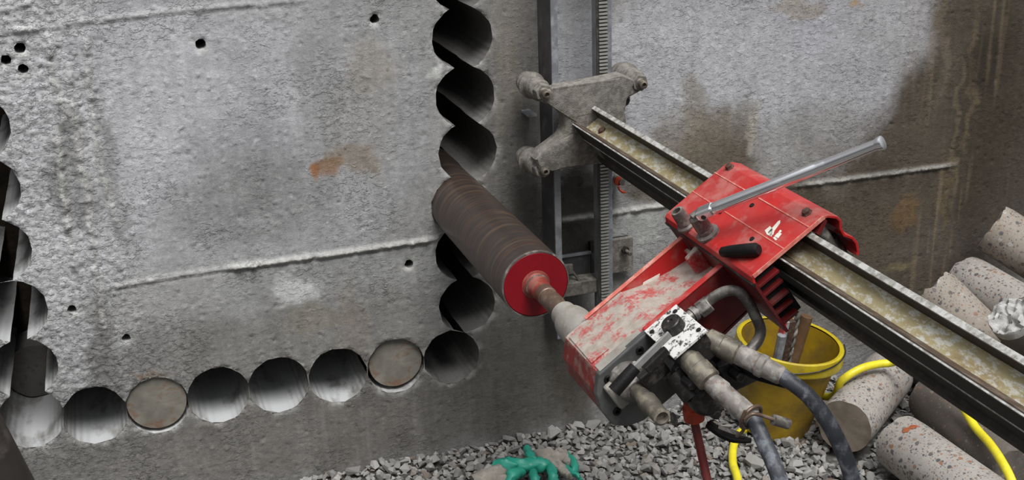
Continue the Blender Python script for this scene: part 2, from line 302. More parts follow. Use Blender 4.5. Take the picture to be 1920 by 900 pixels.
# ------------------------------------------------------------------ the wall with its drilled holes
HR = .082
HOLES = [(-.047, -.446), (.006, -.294), (.004, -.137), (0, 0), (.029, .146), (.029, .297), (.028, .453), (.025, .606), (.022, .76), (.02, .915),
         (-.208, -.444), (-.370, -.443), (-.532, -.441), (-.692, -.440), (-.851, -.440), (-1.008, -.439), (-1.162, -.418),
         (-1.157, -.278), (-1.157, -.119), (-1.170, .040), (-1.170, .196), (-1.169, .349), (-1.169, .505), (-1.17, .66), (-1.17, .815)]
TIES = [(376, 83, .0135), (703, 36, .0125), (37, 91, .0135), (11, 113, .0125), (43, 130, .0125), (135, 581, .0115), (237, 634, .0115), (767, 495, .0125)]
TIES = [(at(a, b, 0)[0], at(a, b, 0)[2], r) for a, b, r in TIES]
def union_loops(C, r):
    arcs = []
    for i, (x, z) in enumerate(C):
        cuts = []; 
        for j, (a, b) in enumerate(C):
            if i == j: continue
            d = math.hypot(a-x, b-z)
            if d < 2*r:
                ph = math.atan2(b-z, a-x); al = math.acos(d/2/r); cuts.append((ph-al, ph+al))
        if not cuts:
            arcs.append([(x+r*math.cos(t), z+r*math.sin(t)) for t in np.linspace(0, 2*math.pi, 73)]); continue
        cuts = sorted(((a % (2*math.pi)), (a % (2*math.pi))+(b-a)) for a, b in cuts)
        for k in range(len(cuts)):
            s = cuts[k][1]; e_ = cuts[(k+1) % len(cuts)][0]+(2*math.pi if k == len(cuts)-1 else 0)
            if e_ <= s: continue
            m = max(2, int((e_-s)/math.radians(3)))
            arcs.append([(x+r*math.cos(t), z+r*math.sin(t)) for t in np.linspace(s, e_, m+1)])
    loops = []
    while arcs:
        L = arcs.pop(0)
        while math.dist(L[0], L[-1]) > 1e-6:
            k = min(range(len(arcs)), key=lambda q: math.dist(arcs[q][0], L[-1])) if arcs else None
            if k is None or math.dist(arcs[k][0], L[-1]) > 1e-4: break
            L += arcs.pop(k)[1:]
            if math.dist(L[0], L[-1]) < 1e-4: break
        loops.append(L[:-1])
    return loops
LOOPS = union_loops(HOLES, HR)
rr = random.Random(5)
LOOPS = [[(x+.0007*math.sin(x*410+z*150)+rr.uniform(-.00012, .00012), z+.0007*math.sin(z*390-x*170)+rr.uniform(-.00012, .00012)) for x, z in L] for L in LOOPS]
TLOOPS = [[(x+r*math.cos(t)*rr.uniform(.92, 1.06), z+r*math.sin(t)*rr.uniform(.92, 1.06)) for t in np.linspace(0, 2*math.pi, 19)[:-1]] for x, z, r in TIES]
CH = np.array(HOLES)
def wallXZ(px, py): p = at(px, py, 0); return p[0], p[2]
def seg_dist(x, z, pts):
    d = np.full(x.shape, 9.); tt = np.zeros(x.shape); n_ = len(pts)-1
    for i in range(n_):
        ax, az = pts[i]; bx, bz = pts[i+1]; L2 = (bx-ax)**2+(bz-az)**2
        t = np.clip(((x-ax)*(bx-ax)+(z-az)*(bz-az))/L2, 0, 1); q = np.hypot(x-ax-t*(bx-ax), z-az-t*(bz-az)); k = q < d; d = np.where(k, q, d); tt = np.where(k, (i+t)/n_, tt)
    return d, tt
def hdist(x, z):
    d = np.full(x.shape, 9.)
    for a, b in HOLES: d = np.minimum(d, np.hypot(x-a, z-b)-HR)
    for a, b, r in TIES: d = np.minimum(d, np.hypot(x-a, z-b)-r)
    return d
SEAMS = [([(180, 545), (300, 522), (420, 503), (500, 497)], .006, .005), ([(420, 503), (500, 493), (640, 474), (740, 459), (822, 447)], .015, .0062),
         ([(1040, 415), (1155, 399), (1262, 382)], .012, .0058), ([(1480, 350), (1600, 334), (1700, 321), (1795, 308)], .012, .0058),
         ([(-60, 78), (60, 52), (165, 39), (300, 24), (420, 12), (575, 1)], .005, .006), ([(1680, 26), (1790, 18), (1900, 11)], .002, .003),
         ([(580, -10), (597, 115), (605, 270), (612, 330)], .0022, .004), ([(1430, 180), (1418, 240), (1405, 300)], .004, .007), ([(1825, 20), (1812, 140), (1792, 290), (1780, 420)], .003, .006),
         ([(-40, 25), (20, 15), (62, 2)], .006, .006), ([(92, 60), (100, 150), (122, 215), (108, 260), (120, 380), (145, 520)], .013, .011), ([(160, 60), (165, 150), (185, 300), (205, 380), (222, 430)], .011, .008),
         ([(130, 110), (140, 240), (160, 350), (180, 500), (200, 640)], .010, .012), ([(0, 55), (50, 52), (75, 62), (85, 100)], .004, .006)]
SEAMS = [([wallXZ(*p) for p in pts], h, w) for pts, h, w in SEAMS]
def relief(x, z):                          # how far the surface stands proud of the plane, metres
    h = .0022*fbm(x, z, .22, 3)+.0011*fbm(x+5, z, .035, 3)
    rough = sst(-.80, -.98, x)*.9+.15*sst(-.2, -.7, x)
    rough = rough*(.35+.65*sst(-.62, -.2, z)) + .35*sst(.05, .16, fbm(x+3, z+9, .3, 2))*sst(.2, -.3, x)
    n1 = fbm(x, z*1.3+3, .017, 3, .7); h = h+rough*(.0050*np.clip(n1, -.1, 1)-.003*np.abs(fbm(x, z*1.2, .026, 3, .6))*2)
    n2 = fbm(x*1.0+7, z*1.6, .016, 3, .6); h = h+.0035*sst(.28, .55, n2)*(.35+.65*sst(.3, -.6, x)+.3*sst(.6, 1.0, x))
    n3 = fbm(x+20, z-4, .02, 2); h = h-.003*sst(.42, .6, n3)
    for pts, hh, ww in SEAMS:
        wob = .0025*fbm(x*1.0, z+40, .03, 2)
        d, t = seg_dist(x+wob, z+wob, pts)
        env = np.clip(np.minimum(t, 1-t)*12+.25, 0, 1)
        m = .70+1.0*fbm(x+9, z+9, .030, 3, .7)
        a = np.exp(-(d/ww)**2)*hh*np.clip(m, .1, 1.4)*env
        # a joint: fin with a groove under it
        h = h+a
        if ww < .008:
            d2, _ = seg_dist(x+wob, z+wob+ww*2.0, pts); h = h-.22*hh*np.exp(-(d2/(ww*.6))**2)*env
    hd = hdist(x, z)
    h = h-.0035*np.exp(-(np.maximum(hd, 0)/.004)**2)*(.4+sst(-.1, .4, fbm(x, z, .02, 2)))
    return h
SC = 662.                                   # photo pixels per metre on the wall, for sizing stain and shade patches
STAINS_AND_SHADE = [  # px, py, rx, ry, rgb, strength
 (330, 250, 420, 300, (190, 190, 193), .8), (60, 300, 140, 420, (204, 204, 206), .75), (290, 180, 110, 170, (198, 198, 202), .6), (300, 330, 90, 90, (194, 194, 197), .6),  # pale from dry dust, with the stronger upper-left light painted in
 (460, 300, 110, 90, (150, 150, 152), .6), (470, 390, 160, 90, (142, 141, 140), .75), (600, 200, 40, 160, (140, 140, 139), .5), (680, 230, 70, 120, (148, 146, 142), .5), (720, 70, 110, 90, (168, 168, 168), .5),
 (560, 540, 420, 70, (150, 150, 148), .5), (560, 546, 42, 34, (206, 206, 206), .95), (300, 560, 130, 60, (170, 169, 167), .6), (600, 640, 360, 90, (126, 123, 119), .7), (700, 780, 560, 130, (101, 97, 92), .85), (300, 860, 330, 90, (122, 119, 115), .7),  # lower wall: damp, with the weaker light down there painted in too
 (620, 318, 34, 26, (148, 104, 62), .7), (587, 335, 14, 20, (158, 104, 56), .8), (660, 300, 50, 30, (140, 120, 96), .5), (690, 120, 50, 60, (150, 138, 122), .4), (280, 700, 28, 10, (140, 112, 84), .6), (660, 610, 30, 80, (136, 124, 112), .4), (590, 600, 60, 30, (140, 134, 116), .4), 
 (140, 350, 40, 80, (120, 118, 116), .6), (195, 700, 24, 160, (110, 108, 105), .6), (205, 300, 16, 160, (126, 124, 121), .5), (130, 240, 18, 60, (116, 114, 112), .5), 
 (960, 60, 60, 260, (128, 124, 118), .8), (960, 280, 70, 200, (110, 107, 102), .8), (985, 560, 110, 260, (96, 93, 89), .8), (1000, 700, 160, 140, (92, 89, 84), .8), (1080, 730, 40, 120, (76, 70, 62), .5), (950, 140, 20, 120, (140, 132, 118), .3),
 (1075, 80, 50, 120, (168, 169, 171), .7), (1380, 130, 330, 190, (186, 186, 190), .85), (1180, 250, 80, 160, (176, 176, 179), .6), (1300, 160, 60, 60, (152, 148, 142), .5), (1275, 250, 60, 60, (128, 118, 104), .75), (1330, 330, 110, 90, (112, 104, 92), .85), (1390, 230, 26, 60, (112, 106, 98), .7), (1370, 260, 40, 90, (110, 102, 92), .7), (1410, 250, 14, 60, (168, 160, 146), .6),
 (1470, 300, 60, 60, (168, 167, 168), .7), (1200, 420, 70, 50, (160, 160, 158), .9), (1220, 400, 40, 40, (172, 172, 171), .6), (1080, 405, 62, 120, (50, 45, 40), .95), (985, 400, 36, 90, (84, 80, 75), .6), (1195, 340, 50, 50, (104, 98, 90), .8), (1180, 560, 50, 60, (128, 126, 122), .7), (1080, 440, 60, 80, (88, 84, 78), .7),  # dark patches paint the bracket plate's shade between and beside the bars
 (1600, 200, 130, 130, (174, 174, 178), .7), (1530, 280, 30, 70, (134, 130, 126), .6), (1200, 20, 90, 40, (150, 142, 132), .4), (1500, 12, 60, 16, (150, 132, 106), .5), (1605, 18, 14, 10, (176, 148, 104), .8),
 (1690, 200, 420, 480, (80, 70, 58), .95), (1880, 300, 140, 480, (62, 53, 43), .8), (1520, 470, 190, 120, (88, 78, 66), .9), (1700, 560, 200, 110, (78, 67, 54), .8),
 (1560, 60, 200, 170, (184, 184, 189), .95), (1660, 40, 110, 130, (172, 171, 173), .9), (1600, 170, 110, 100, (174, 173, 176), .9), (1530, 260, 110, 80, (156, 154, 153), .8), (1450, 290, 60, 60, (160, 158, 157), .7), (1290, 90, 220, 130, (186, 186, 190), .9), (1430, 170, 120, 100, (184, 184, 188), .8), (1190, 200, 60, 110, (178, 178, 181), .8),
 (1330, 260, 70, 70, (120, 110, 96), .8), (1300, 200, 34, 50, (140, 132, 120), .6), (1340, 340, 100, 70, (108, 98, 86), .85), (1390, 230, 20, 60, (122, 116, 106), .6), (1560, 320, 40, 50, (112, 106, 98), .6), (1410, 250, 14, 60, (168, 160, 146), .6),
 (1500, 12, 60, 14, (150, 134, 110), .5), (1605, 18, 14, 10, (176, 148, 104), .8), (1770, 60, 14, 160, (112, 102, 88), .6), (1825, 150, 10, 160, (116, 102, 80), .5), (1792, 250, 8, 160, (112, 100, 80), .5),
 (1700, 400, 34, 40, (116, 90, 58), .6), (1765, 370, 12, 90, (104, 90, 66), .5), (1690, 488, 44, 14, (122, 110, 82), .7), (1850, 120, 50, 60, (46, 39, 32), .6), (1650, 330, 60, 40, (70, 62, 54), .5),
 (818, 128, 18, 12, (206, 206, 203), .9), (826, 16, 14, 8, (200, 200, 198), .8), (1215, 405, 60, 34, (166, 166, 164), .9), (1230, 350, 60, 40, (96, 88, 78), .7)]
def stain_and_shade(x, z):
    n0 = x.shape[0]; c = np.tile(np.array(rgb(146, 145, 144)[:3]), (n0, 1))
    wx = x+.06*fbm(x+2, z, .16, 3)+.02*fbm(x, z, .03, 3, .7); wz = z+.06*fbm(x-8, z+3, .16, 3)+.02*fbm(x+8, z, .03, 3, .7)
    for px, py, rx, ry, col, s in STAINS_AND_SHADE:
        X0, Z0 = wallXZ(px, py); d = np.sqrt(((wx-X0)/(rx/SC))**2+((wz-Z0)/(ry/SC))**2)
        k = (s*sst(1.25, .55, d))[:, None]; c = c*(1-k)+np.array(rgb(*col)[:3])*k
    # pale runs below the drilled row, vertical rust-brown runs on the right
    run = sst(.1, .5, fbm(x*14, z*.8, .35, 2))
    k = (.22*run*sst(-.40, -.5, z)*sst(.1, -.1, x))[:, None]; c = c*(1-k)+np.array(rgb(150, 148, 144)[:3])*k
    X0 = wallXZ(1800, 200)[0]; run2 = sst(.12, .5, fbm(x*9+4, z*.5, .3, 3))*np.exp(-((x-X0)/.16)**2)
    k = (.55*run2)[:, None]; c = c*(1-k)+np.array(rgb(138, 122, 98)[:3])*k
    for pts, hh, ww in SEAMS:
        if hh < .004: continue
        d, t = seg_dist(x, z, pts); k = (np.exp(-(d/.008)**2)*min(.85, hh/.015)*np.clip(np.minimum(t, 1-t)*10, 0, 1))[:, None]
        if pts[0][0] > .9: k = k*.6
        c = c*(1-k)+np.array(rgb(190, 189, 185)[:3])*k  # pale dust colour painted along the fins as a top-lit highlight
    for a, b, rr0 in TIES: k = (.8*np.exp(-(np.hypot(x-a, (z-b+rr0*1.1)*1.2)/(rr0*.9))**2))[:, None]; c = c*(1-k)+np.array(rgb(208, 207, 204)[:3])*k
    hd = hdist(x, z); k = (.45*np.exp(-(np.maximum(hd, 0)/.012)**2)*sst(-.15, .3, fbm(x, z, .04, 2)))[:, None]; c = c*(1-k)+np.array(rgb(186, 185, 180)[:3])*k
    return c
def roughness_map(x, z):
    a = sst(-.78, -1.0, x)*(.3+.7*sst(-.62, -.3, z))
    b = sst(.0, .3, fbm(x+3, z+9, .22, 3))*.5
    return np.clip(.22+a*.8+b*sst(.1, -.2, x)+.25*sst(.35, .6, x)*sst(1.7, 1.2, x), 0, 1)
def build_wall():
    g = .0053
    xs = np.arange(-1.36, 2.12, g); zs = np.arange(-.80, .86, g); X, Z = np.meshgrid(xs, zs); X = X.ravel(); Z = Z.ravel()
    X = X+np.random.uniform(-.2, .2, X.shape)*g; Z = Z+np.random.uniform(-.2, .2, Z.shape)*g
    k = hdist(X, Z) > g*.45; X = X[k]; Z = Z[k]
    cx = np.arange(-2.6, 3.6, .06); cz = np.arange(-1.0, 1.76, .06); A, B = np.meshgrid(cx, cz); A = A.ravel(); B = B.ravel()
    k = ((A < -1.38) | (A > 2.14) | (B < -.82) | (B > .88)) & (hdist(A, B) > .02); X = np.concatenate([X, A[k]]); Z = np.concatenate([Z, B[k]])
    pts = [Vector((a, b)) for a, b in zip(X, Z)]; edges = []
    for L in LOOPS+TLOOPS:
        b = len(pts); pts += [Vector(p) for p in L]; edges += [(b+i, b+(i+1) % len(L)) for i in range(len(L))]
    v, _, f, *_r = delaunay_2d_cdt(pts, edges, [], 0, 1e-6)
    v = np.array([(p[0], p[1]) for p in v]); f = np.array(f)
    c = v[f].mean(1); keep = np.ones(len(f), bool)
    for a, b in HOLES: keep &= np.hypot(c[:, 0]-a, c[:, 1]-b) > HR-.0022
    for a, b, r in TIES: keep &= np.hypot(c[:, 0]-a, c[:, 1]-b) > r*.9
    f = f[keep]; y = -relief(v[:, 0], v[:, 1])
    P = np.stack([v[:, 0], y, v[:, 1]], 1)
    me = bpy.data.meshes.new('wall_back'); me.from_pydata(P.tolist(), [], f.tolist())
    nrm = np.cross(P[f[0][1]]-P[f[0][0]], P[f[0][2]]-P[f[0][0]])
    if nrm[1] > 0: me.flip_normals()
    ca = me.color_attributes.new('stain_and_shade', 'FLOAT_COLOR', 'POINT'); c = stain_and_shade(v[:, 0], v[:, 1])
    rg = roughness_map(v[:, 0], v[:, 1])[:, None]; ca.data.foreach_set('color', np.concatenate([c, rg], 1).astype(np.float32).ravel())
    me.materials.append(M['wall']); me.shade_smooth()
    o = bpy.data.objects.new('wall_back', me); COL.objects.link(o); o['kind'] = 'structure'
    # bored sides of the holes
    mb = MB()
    for L in LOOPS+TLOOPS:
        tie = len(L) == 18; depth = .12 if tie else .46; rings = 3 if tie else 9; n_ = len(L); b = len(mb.v)
        lx = np.array([p[0] for p in L]); lz = np.array([p[1] for p in L]); y0 = -relief(lx, lz)
        for k in range(rings):
            t = k/(rings-1)
            for i in range(n_):
                yy = y0[i]*(1-t)+depth*t; s = .0008*math.sin(37*yy+lx[i]*20)+.0005*math.sin(91*yy) if 0 < k else 0
                mb.v.append(Vector((lx[i]+s, yy, lz[i]+s)))
        for k in range(rings-1):
            for i in range(n_):
                j = (i+1) % n_; mb.f.append((b+k*n_+i, b+k*n_+j, b+(k+1)*n_+j, b+(k+1)*n_+i))
        if tie: mb.f.append(tuple(b+(rings-1)*n_+i for i in range(n_)))
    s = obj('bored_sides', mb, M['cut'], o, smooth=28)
    bf = MB().abox(-2.6, 3.6, .46, .6, -1.0, 1.76); q = obj('wall_backfill', bf, M['soil']); q['kind'] = 'structure'
    return o
wall = build_wall()
# ------------------------------------------------------------------ ground
def ground_z(x, y): 
    return -.748+.012*math.sin(x*5+1)*math.sin(y*6)+.05*max(0, min(1, (x-1.42)/.3))*max(0, min(1, (y+.55)/.3))
mb = MB(); gx = np.linspace(-3, 4, 120); gy = np.linspace(-5.5, .02, 90)
for y in gy:
    for x in gx: mb.v.append(Vector((x, y, ground_z(x, y))))
for j in range(len(gy)-1):
    for i in range(len(gx)-1): a = j*len(gx)+i; mb.f.append((a, a+1, a+1+len(gx), a+len(gx)))
fl = obj('floor', mb, M['bed'], smooth=180); fl['kind'] = 'structure'
# ------------------------------------------------------------------ cores on the ground and in the wall
CORES = []
def cyl_core(name, p, q, r, mat, label, endmat=None, broken=False, group=None, jag=.004, cat='concrete core'):
    p = Vector(p); q = Vector(q); d = (q-p).normalized(); Lh = (q-p).length; a = d.orthogonal().normalized(); b = d.cross(a); R_ = random.Random(name+label)
    seg = 40; rings = 12; mb = MB(); ph = R_.uniform(0, 6)
    for k in range(rings+1):
        t = k/rings
        for i in range(seg):
            th = 2*math.pi*i/seg; rr_ = r*(1+.006*math.sin(3*th+ph)+.004*math.sin(9*t+2*th)); sh = 0
            if k in (0, rings): sh = jag*(math.sin(5*th+ph)+math.sin(11*th+2*ph)+R_.uniform(-1, 1))*.5; rr_ *= .975
            mb.v.append(p+d*(Lh*t+(sh))+ (a*math.cos(th)+b*math.sin(th))*rr_)
    for k in range(rings):
        for i in range(seg): j = (i+1) % seg; mb.f.append((k*seg+i, k*seg+j, (k+1)*seg+j, (k+1)*seg+i))
    nb = len(mb.f)
    for side, base in ((0, 0), (1, rings*seg)):
        prev = [base+i for i in range(seg)]; c0 = p if side == 0 else q
        for fr in ((.93, .84, .74, .62, .5, .38, .25, .12) if broken and side == 0 else (.72, .16)):
            cur = []
            for i in range(seg):
                th = 2*math.pi*i/seg; am = (.016 if broken and side == 0 else .0015)
                qx = math.cos(th)*fr*r; qz = math.sin(th)*fr*r; sh = am*(float(fbm(np.array([qx+ph]), np.array([qz-ph]), .045, 4, .65)[0])*2.6)*(-1 if side == 0 else 1)
                mb.v.append(c0+d*sh+(a*math.cos(th)+b*math.sin(th))*r*fr*.98); cur.append(len(mb.v)-1)
            for i in range(seg): j = (i+1) % seg; mb.f.append((prev[i], prev[j], cur[j], cur[i]))
            prev = cur
        mb.f.append(tuple(prev))
    o = obj(name, mb, mat, smooth=50)
    ctr = (p+q)/2; me = o.data
    for v in me.vertices: v.co -= ctr
    o.location = ctr
    if endmat:
        me.materials.append(endmat)
        for f in me.polygons:
            c = f.center+ctr; 
            if (abs(f.normal.dot(d)) > .55 or broken) and (c-p).length < r*1.15 and (c-p).dot(d) < .012: f.material_index = 1
    tag(o, label, cat, group); CORES.append((p, q, r)); return o
cyl_core('concrete_core', at(1583, 800, -.45), at(1664, 703, -.20), .078, M['core'], 'grey speckled concrete core beside the bucket, its flat brown end towards the viewer', M['core_end'])
cyl_core('concrete_core', (1.055, -.555, -.655), (1.085, -1.05, -.668), .080, M['core'], 'long concrete core with a rust streak near its end, at the lower right')
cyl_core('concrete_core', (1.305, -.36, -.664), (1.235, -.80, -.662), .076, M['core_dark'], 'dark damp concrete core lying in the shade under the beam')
cyl_core('concrete_core', (1.657, -.115, -.262), (1.80, -.28, -.375), .078, M['core_brown'], 'topmost concrete core of the pile by the wall, its brown speckled side wet')
cyl_core('concrete_core', (1.575, -.125, -.420), (1.578, -.40, -.432), .078, M['core'], 'grey concrete core directly under the topmost one in the pile')
cyl_core('concrete_core', (1.372, -.225, -.383), (1.465, -.40, -.520), .076, M['core_brown'], 'leftmost concrete core of the pile, tilted down behind the beam', jag=.008)
cyl_core('concrete_core', at(1893, 594, -.56), at(1893, 594, -.56)+Vector((.17, .04, -.17)), .060, M['core_dark'], 'concrete core with a whitish broken end at the right edge of the photo', M['broken'], broken=True, jag=.01)
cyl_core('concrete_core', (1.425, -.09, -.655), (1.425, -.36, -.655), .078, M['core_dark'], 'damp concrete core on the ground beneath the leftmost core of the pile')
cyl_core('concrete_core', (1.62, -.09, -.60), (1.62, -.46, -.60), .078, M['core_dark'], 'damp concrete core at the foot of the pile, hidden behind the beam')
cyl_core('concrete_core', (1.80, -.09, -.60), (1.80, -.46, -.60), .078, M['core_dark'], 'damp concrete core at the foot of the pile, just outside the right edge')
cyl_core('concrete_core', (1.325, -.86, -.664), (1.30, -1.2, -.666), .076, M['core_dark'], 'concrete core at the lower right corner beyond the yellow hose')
# rust streak lives on the long core: thin curved patch
p = Vector((1.055, -.555, -.655)); q = Vector((1.085, -1.05, -.668)); d = (q-p).normalized()
def patch(name, u0, u1, t0, t1, mat, r=.0812, n_=8, jit=.006):
    up = Vector((0, 0, 1)); side = d.cross(up).normalized(); upp = side.cross(d).normalized(); mb = MB(); R_ = random.Random(name)
    for i in range(n_+1):
        th = t0+(t1-t0)*i/n_; dr = side*math.sin(th)+upp*math.cos(th); w0 = u0+R_.uniform(-jit, jit)*.5; w1 = u1+R_.uniform(-jit, jit)*.5
        if i in (0, n_): w0 = w1 = (u0+u1)/2
        mb.v += [p+d*w0+dr*r, p+d*w1+dr*r]
    for i in range(n_): mb.f.append((2*i, 2*i+1, 2*i+3, 2*i+2))
    return mb
long_core = [o for o in COL.objects if o.name.startswith('concrete_core') and 'rust streak' in o.get('label', '')][0]
n = N('rust_streak'); n.col(n.ramp(n.noise(80), [(.3, rgb(128, 58, 28)), (.7, rgb(150, 84, 50))])); n.rough(.8); M['ruststreak'] = n.m
sgn = 1 if d.cross(Vector((0, 0, 1))).x < 0 else -1
obj('rust_streak', patch('a', .050, .064, sgn*-.05, sgn*.55, M['ruststreak']), M['ruststreak'], long_core, off=long_core.location)
# plugs still in the wall
cyl_core('core_plug', (-.851, .012, -.436), (-.851, .30, -.436), .0775, M['plug'], 'round uncut-out concrete plug still in its hole, third hole from the left along the bottom', cat='concrete plug', jag=.001)
cyl_core('core_plug', (-.2045, .020, -.4395), (-.2045, .30, -.4395), .0765, M['plug'], 'brown-stained concrete plug still in its hole, next to the corner hole under the bit', cat='concrete plug', jag=.001)
cyl_core('core_stub', (-1.16, .30, -.418), (-1.16, .42, -.418), .0795, M['cut'], 'rough broken concrete stub deep inside the lower left corner hole', cat='concrete plug', jag=.003)

# ------------------------------------------------------------------ column on the wall
ct = thing('drill_column', 'tall dusty steel column bolted to the wall, with a toothed rack along its right bar', 'column', (.31, 0, -.40))
obj('rail_bar', MB().abox(.226, .2395, -.120, -.022, -.385, 1.35), M['darkbar'], ct, bevel=.0015)
obj('front_strip', MB().abox(.2265, .2445, -.126, -.1205, -.385, 1.35), M['lightbar'], ct, bevel=.001)
obj('rack_bar', MB().abox(.352, .396, -.118, -.088, -.40, 1.35), M['lightbar'], ct, bevel=.0015)
obj('rack_bed', MB().abox(.352, .383, -.1215, -.1185, -.40, 1.35), M['rackbase'], ct)
mb = MB(); z = -.392
while z < 1.33: mb.abox(.3575, .3805, -.1275, -.1215, z, z+.0052); z += .00942
t_ = obj('rack_teeth', mb, M['rack'], ct); t_['kind'] = 'stuff'
zb = at(1090, 535, -.11)[2]
obj('cross_block', MB().abox(.2395, .352, -.112, -.045, zb-.028, zb+.012), M['dustmetal'], ct, bevel=.003)
zl = at(1090, 474, -.06)[2]
obj('foot_plate', MB().abox(.2395, .352, -.062, -.046, zb-.02, zl), M['darkbar'], ct, bevel=.002)
obj('plate_lip', MB().abox(.2395, .352, -.068, -.0625, zl-.004, zl+.003), M['lightbar'], ct)
obj('foot_shoe', MB().abox(.235, .30, -.05, .0, -.385, -.36), M['lightbar'], ct, bevel=.002)
obj('latch_tab', MB().box(at(1062, 505, -.09), (.018, 0, 0), (0, .006, 0), (0, 0, .014)), M['dustmetal'], ct, bevel=.002)
obj('brace', MB().cyl(at(1066, 500, -.085), at(1088, 528, -.105), .004), M['steel'], ct, smooth=40)
# lug plates to the wall
def lug(px0, py0, px1, py1, bolt):
    a = at(px0, py0, -.03); b = at(px1, py1, -.03)
    o = obj('wall_lug', MB().abox(.396, b[0], -.034, -.018, b[2], a[2]), M['dustmetal'], ct, bevel=.0015)
    c = at(*bolt, -.045); obj('anchor_bolt', MB().cyl((c[0], -.02, c[2]), (c[0], -.075, c[2]), .0055, seg=12), M['steel'], o, smooth=40)
    obj('anchor_nut', MB().cyl((c[0], -.034, c[2]), (c[0], -.046, c[2]), .011, seg=6), M['iron'], o)
    obj('lug_back', MB().abox(.37, b[0]-.004, -.018, .0, b[2]+.004, a[2]-.004), M['iron'], o)
lug(1152, 449, 1186, 506, (1174, 470))
tie = thing('column_spacer', 'small grey spacer tab left of the column, level with the bracket rollers', 'spacer', (.2, 0, .19))
obj('tab', MB().box(at(992, 212, -.03), (.012, 0, 0), (0, .03, 0), (0, 0, .003)), M['lightbar'], tie)
# red tag with bolt
tg = thing('marker_bolt', 'small silver bolt with a torn red plastic washer behind the beam', 'bolt', at(1166, 342, -.03))
c = at(1160, 340, -.04); obj('washer', MB().lathe(c, (0, 1, 0), [(-.004, .004), (-.002, .0125), (.004, .013), (.006, .006)], 16), M['orange'], tg, smooth=50)
c = at(1168, 342, -.05); obj('bolt_head', MB().cyl(c, c+Vector((0, .05, 0)), .0095, seg=14), M['steel'], tg, smooth=40)
obj('torn_strip', MB().tube([at(1160, 350, -.045), at(1162, 356, -.05), at(1168, 360, -.055), at(1173, 361, -.05)], [.004, .003, .004, .0025], 8, 3), M['orange'], tg, smooth=60)

# ------------------------------------------------------------------ grey cast bracket with rollers
br = thing('roller_bracket', 'dust-caked grey cast bracket with round roller arms, gripping the column', 'bracket', (.30, -.2, .23))
YP = -.200
def P2(px, py): q = at(px, py, YP); return (q[0], q[2])
outl = [P2(*p) for p in ((1030, 168), (1100, 154), (1168, 140), (1192, 150), (1186, 168), (1176, 186), (1172, 212), (1176, 240), (1186, 270), (1196, 292), (1190, 308), (1150, 304), (1110, 309), (1060, 315), (1036, 322), (1012, 318), (1004, 300), (1014, 284), (1036, 268), (1052, 254), (1060, 236), (1058, 220), (1048, 206), (1032, 197), (1016, 186), (1016, 172))]
mb = MB(); nO = len(outl); cxz = (.285, .235)
# dished plate: outer edge, swelling to a boss towards the beam
rings = [(1.0, -.158), (1.0, -.196), (.97, -.2015), (.80, -.2045), (.62, -.206), (.46, -.208), (.30, -.209)]
for fr, y in rings:
    for x, z in outl: mb.v.append(Vector((cxz[0]+(x-cxz[0])*fr, y+.0015*math.sin(x*310+z*170), cxz[1]+(z-cxz[1])*fr)))
for k in range(len(rings)-1):
    for i in range(nO): j = (i+1) % nO; mb.f.append((k*nO+i, k*nO+j, (k+1)*nO+j, (k+1)*nO+i))
mb.f.append(tuple(range(nO))[::-1]); mb.f.append(tuple((len(rings)-1)*nO+i for i in range(nO)))
obj('cast_plate', mb, M['dustmetal'], br, smooth=38)
obj('beam_boss', MB().prism([F(u, -.262, w) for u, w in ((.352, .030), (.412, .030), (.412, -.070), (.352, -.070))], (0, .055, 0)), M['dustmetal'], br, bevel=.006)
for nm, (x, z), yb in (('a', (.180, .333), -.05), ('b', (.172, .132), -.05), ('c', (.440, .333), -.06), ('d', (.436, .130), -.06)):
    d = Vector((0, -1, 0))
    r_ = obj('roller_arm', MB().lathe((x, yb, z), d, [(0, .018), (.004, .028), (.020, .030), (.024, .023), (.034, .023), (.038, .034), (.052, .0355), (.057, .029), (.062, .0265), (.080, .0265), (.083, .029), (.110, .0285), (.118, .025), (.122, .016)], 28), M['dustmetal'], br, smooth=35)
    h = obj('hex_nut', MB().cyl((x, yb-.120, z), (x, yb-.142, z), .0245, .0225, seg=6), M['dustmetal'], r_, bevel=.002)
    obj('bolt_tip', MB().lathe((x, yb-.138, z), d, [(0, .014), (.006, .0135), (.008, .0105), (.026, .0105), (.028, .006), (.018, .005)], 16), M['fitting'], r_, smooth=35)
    # web linking the arm to the plate
    obj('web', MB().box(((x*.75+.285*.25), -.178, z*.8+.235*.2), ((.285-x)*.22, 0, (.235-z)*.14), (0, .018, 0), Vector(((.235-z), 0, -(.285-x))).normalized()*.020), M['dustmetal'], br, bevel=.006)
kn = at(1167, 186, -.165); obj('clamp_knob', MB().lathe(kn, (.25, -1, -.1), [(-.03, .010), (0, .012), (.004, .0165), (.012, .0165), (.015, .011), (.019, .009)], 14), M['iron'], br, smooth=35)
obj('top_flange', MB().prism([at(1034, 156, -.172), at(1160, 137, -.172), at(1164, 146, -.203), at(1032, 165, -.203)], (0, 0, -.012)), M['dustmetal'], br, bevel=.003)

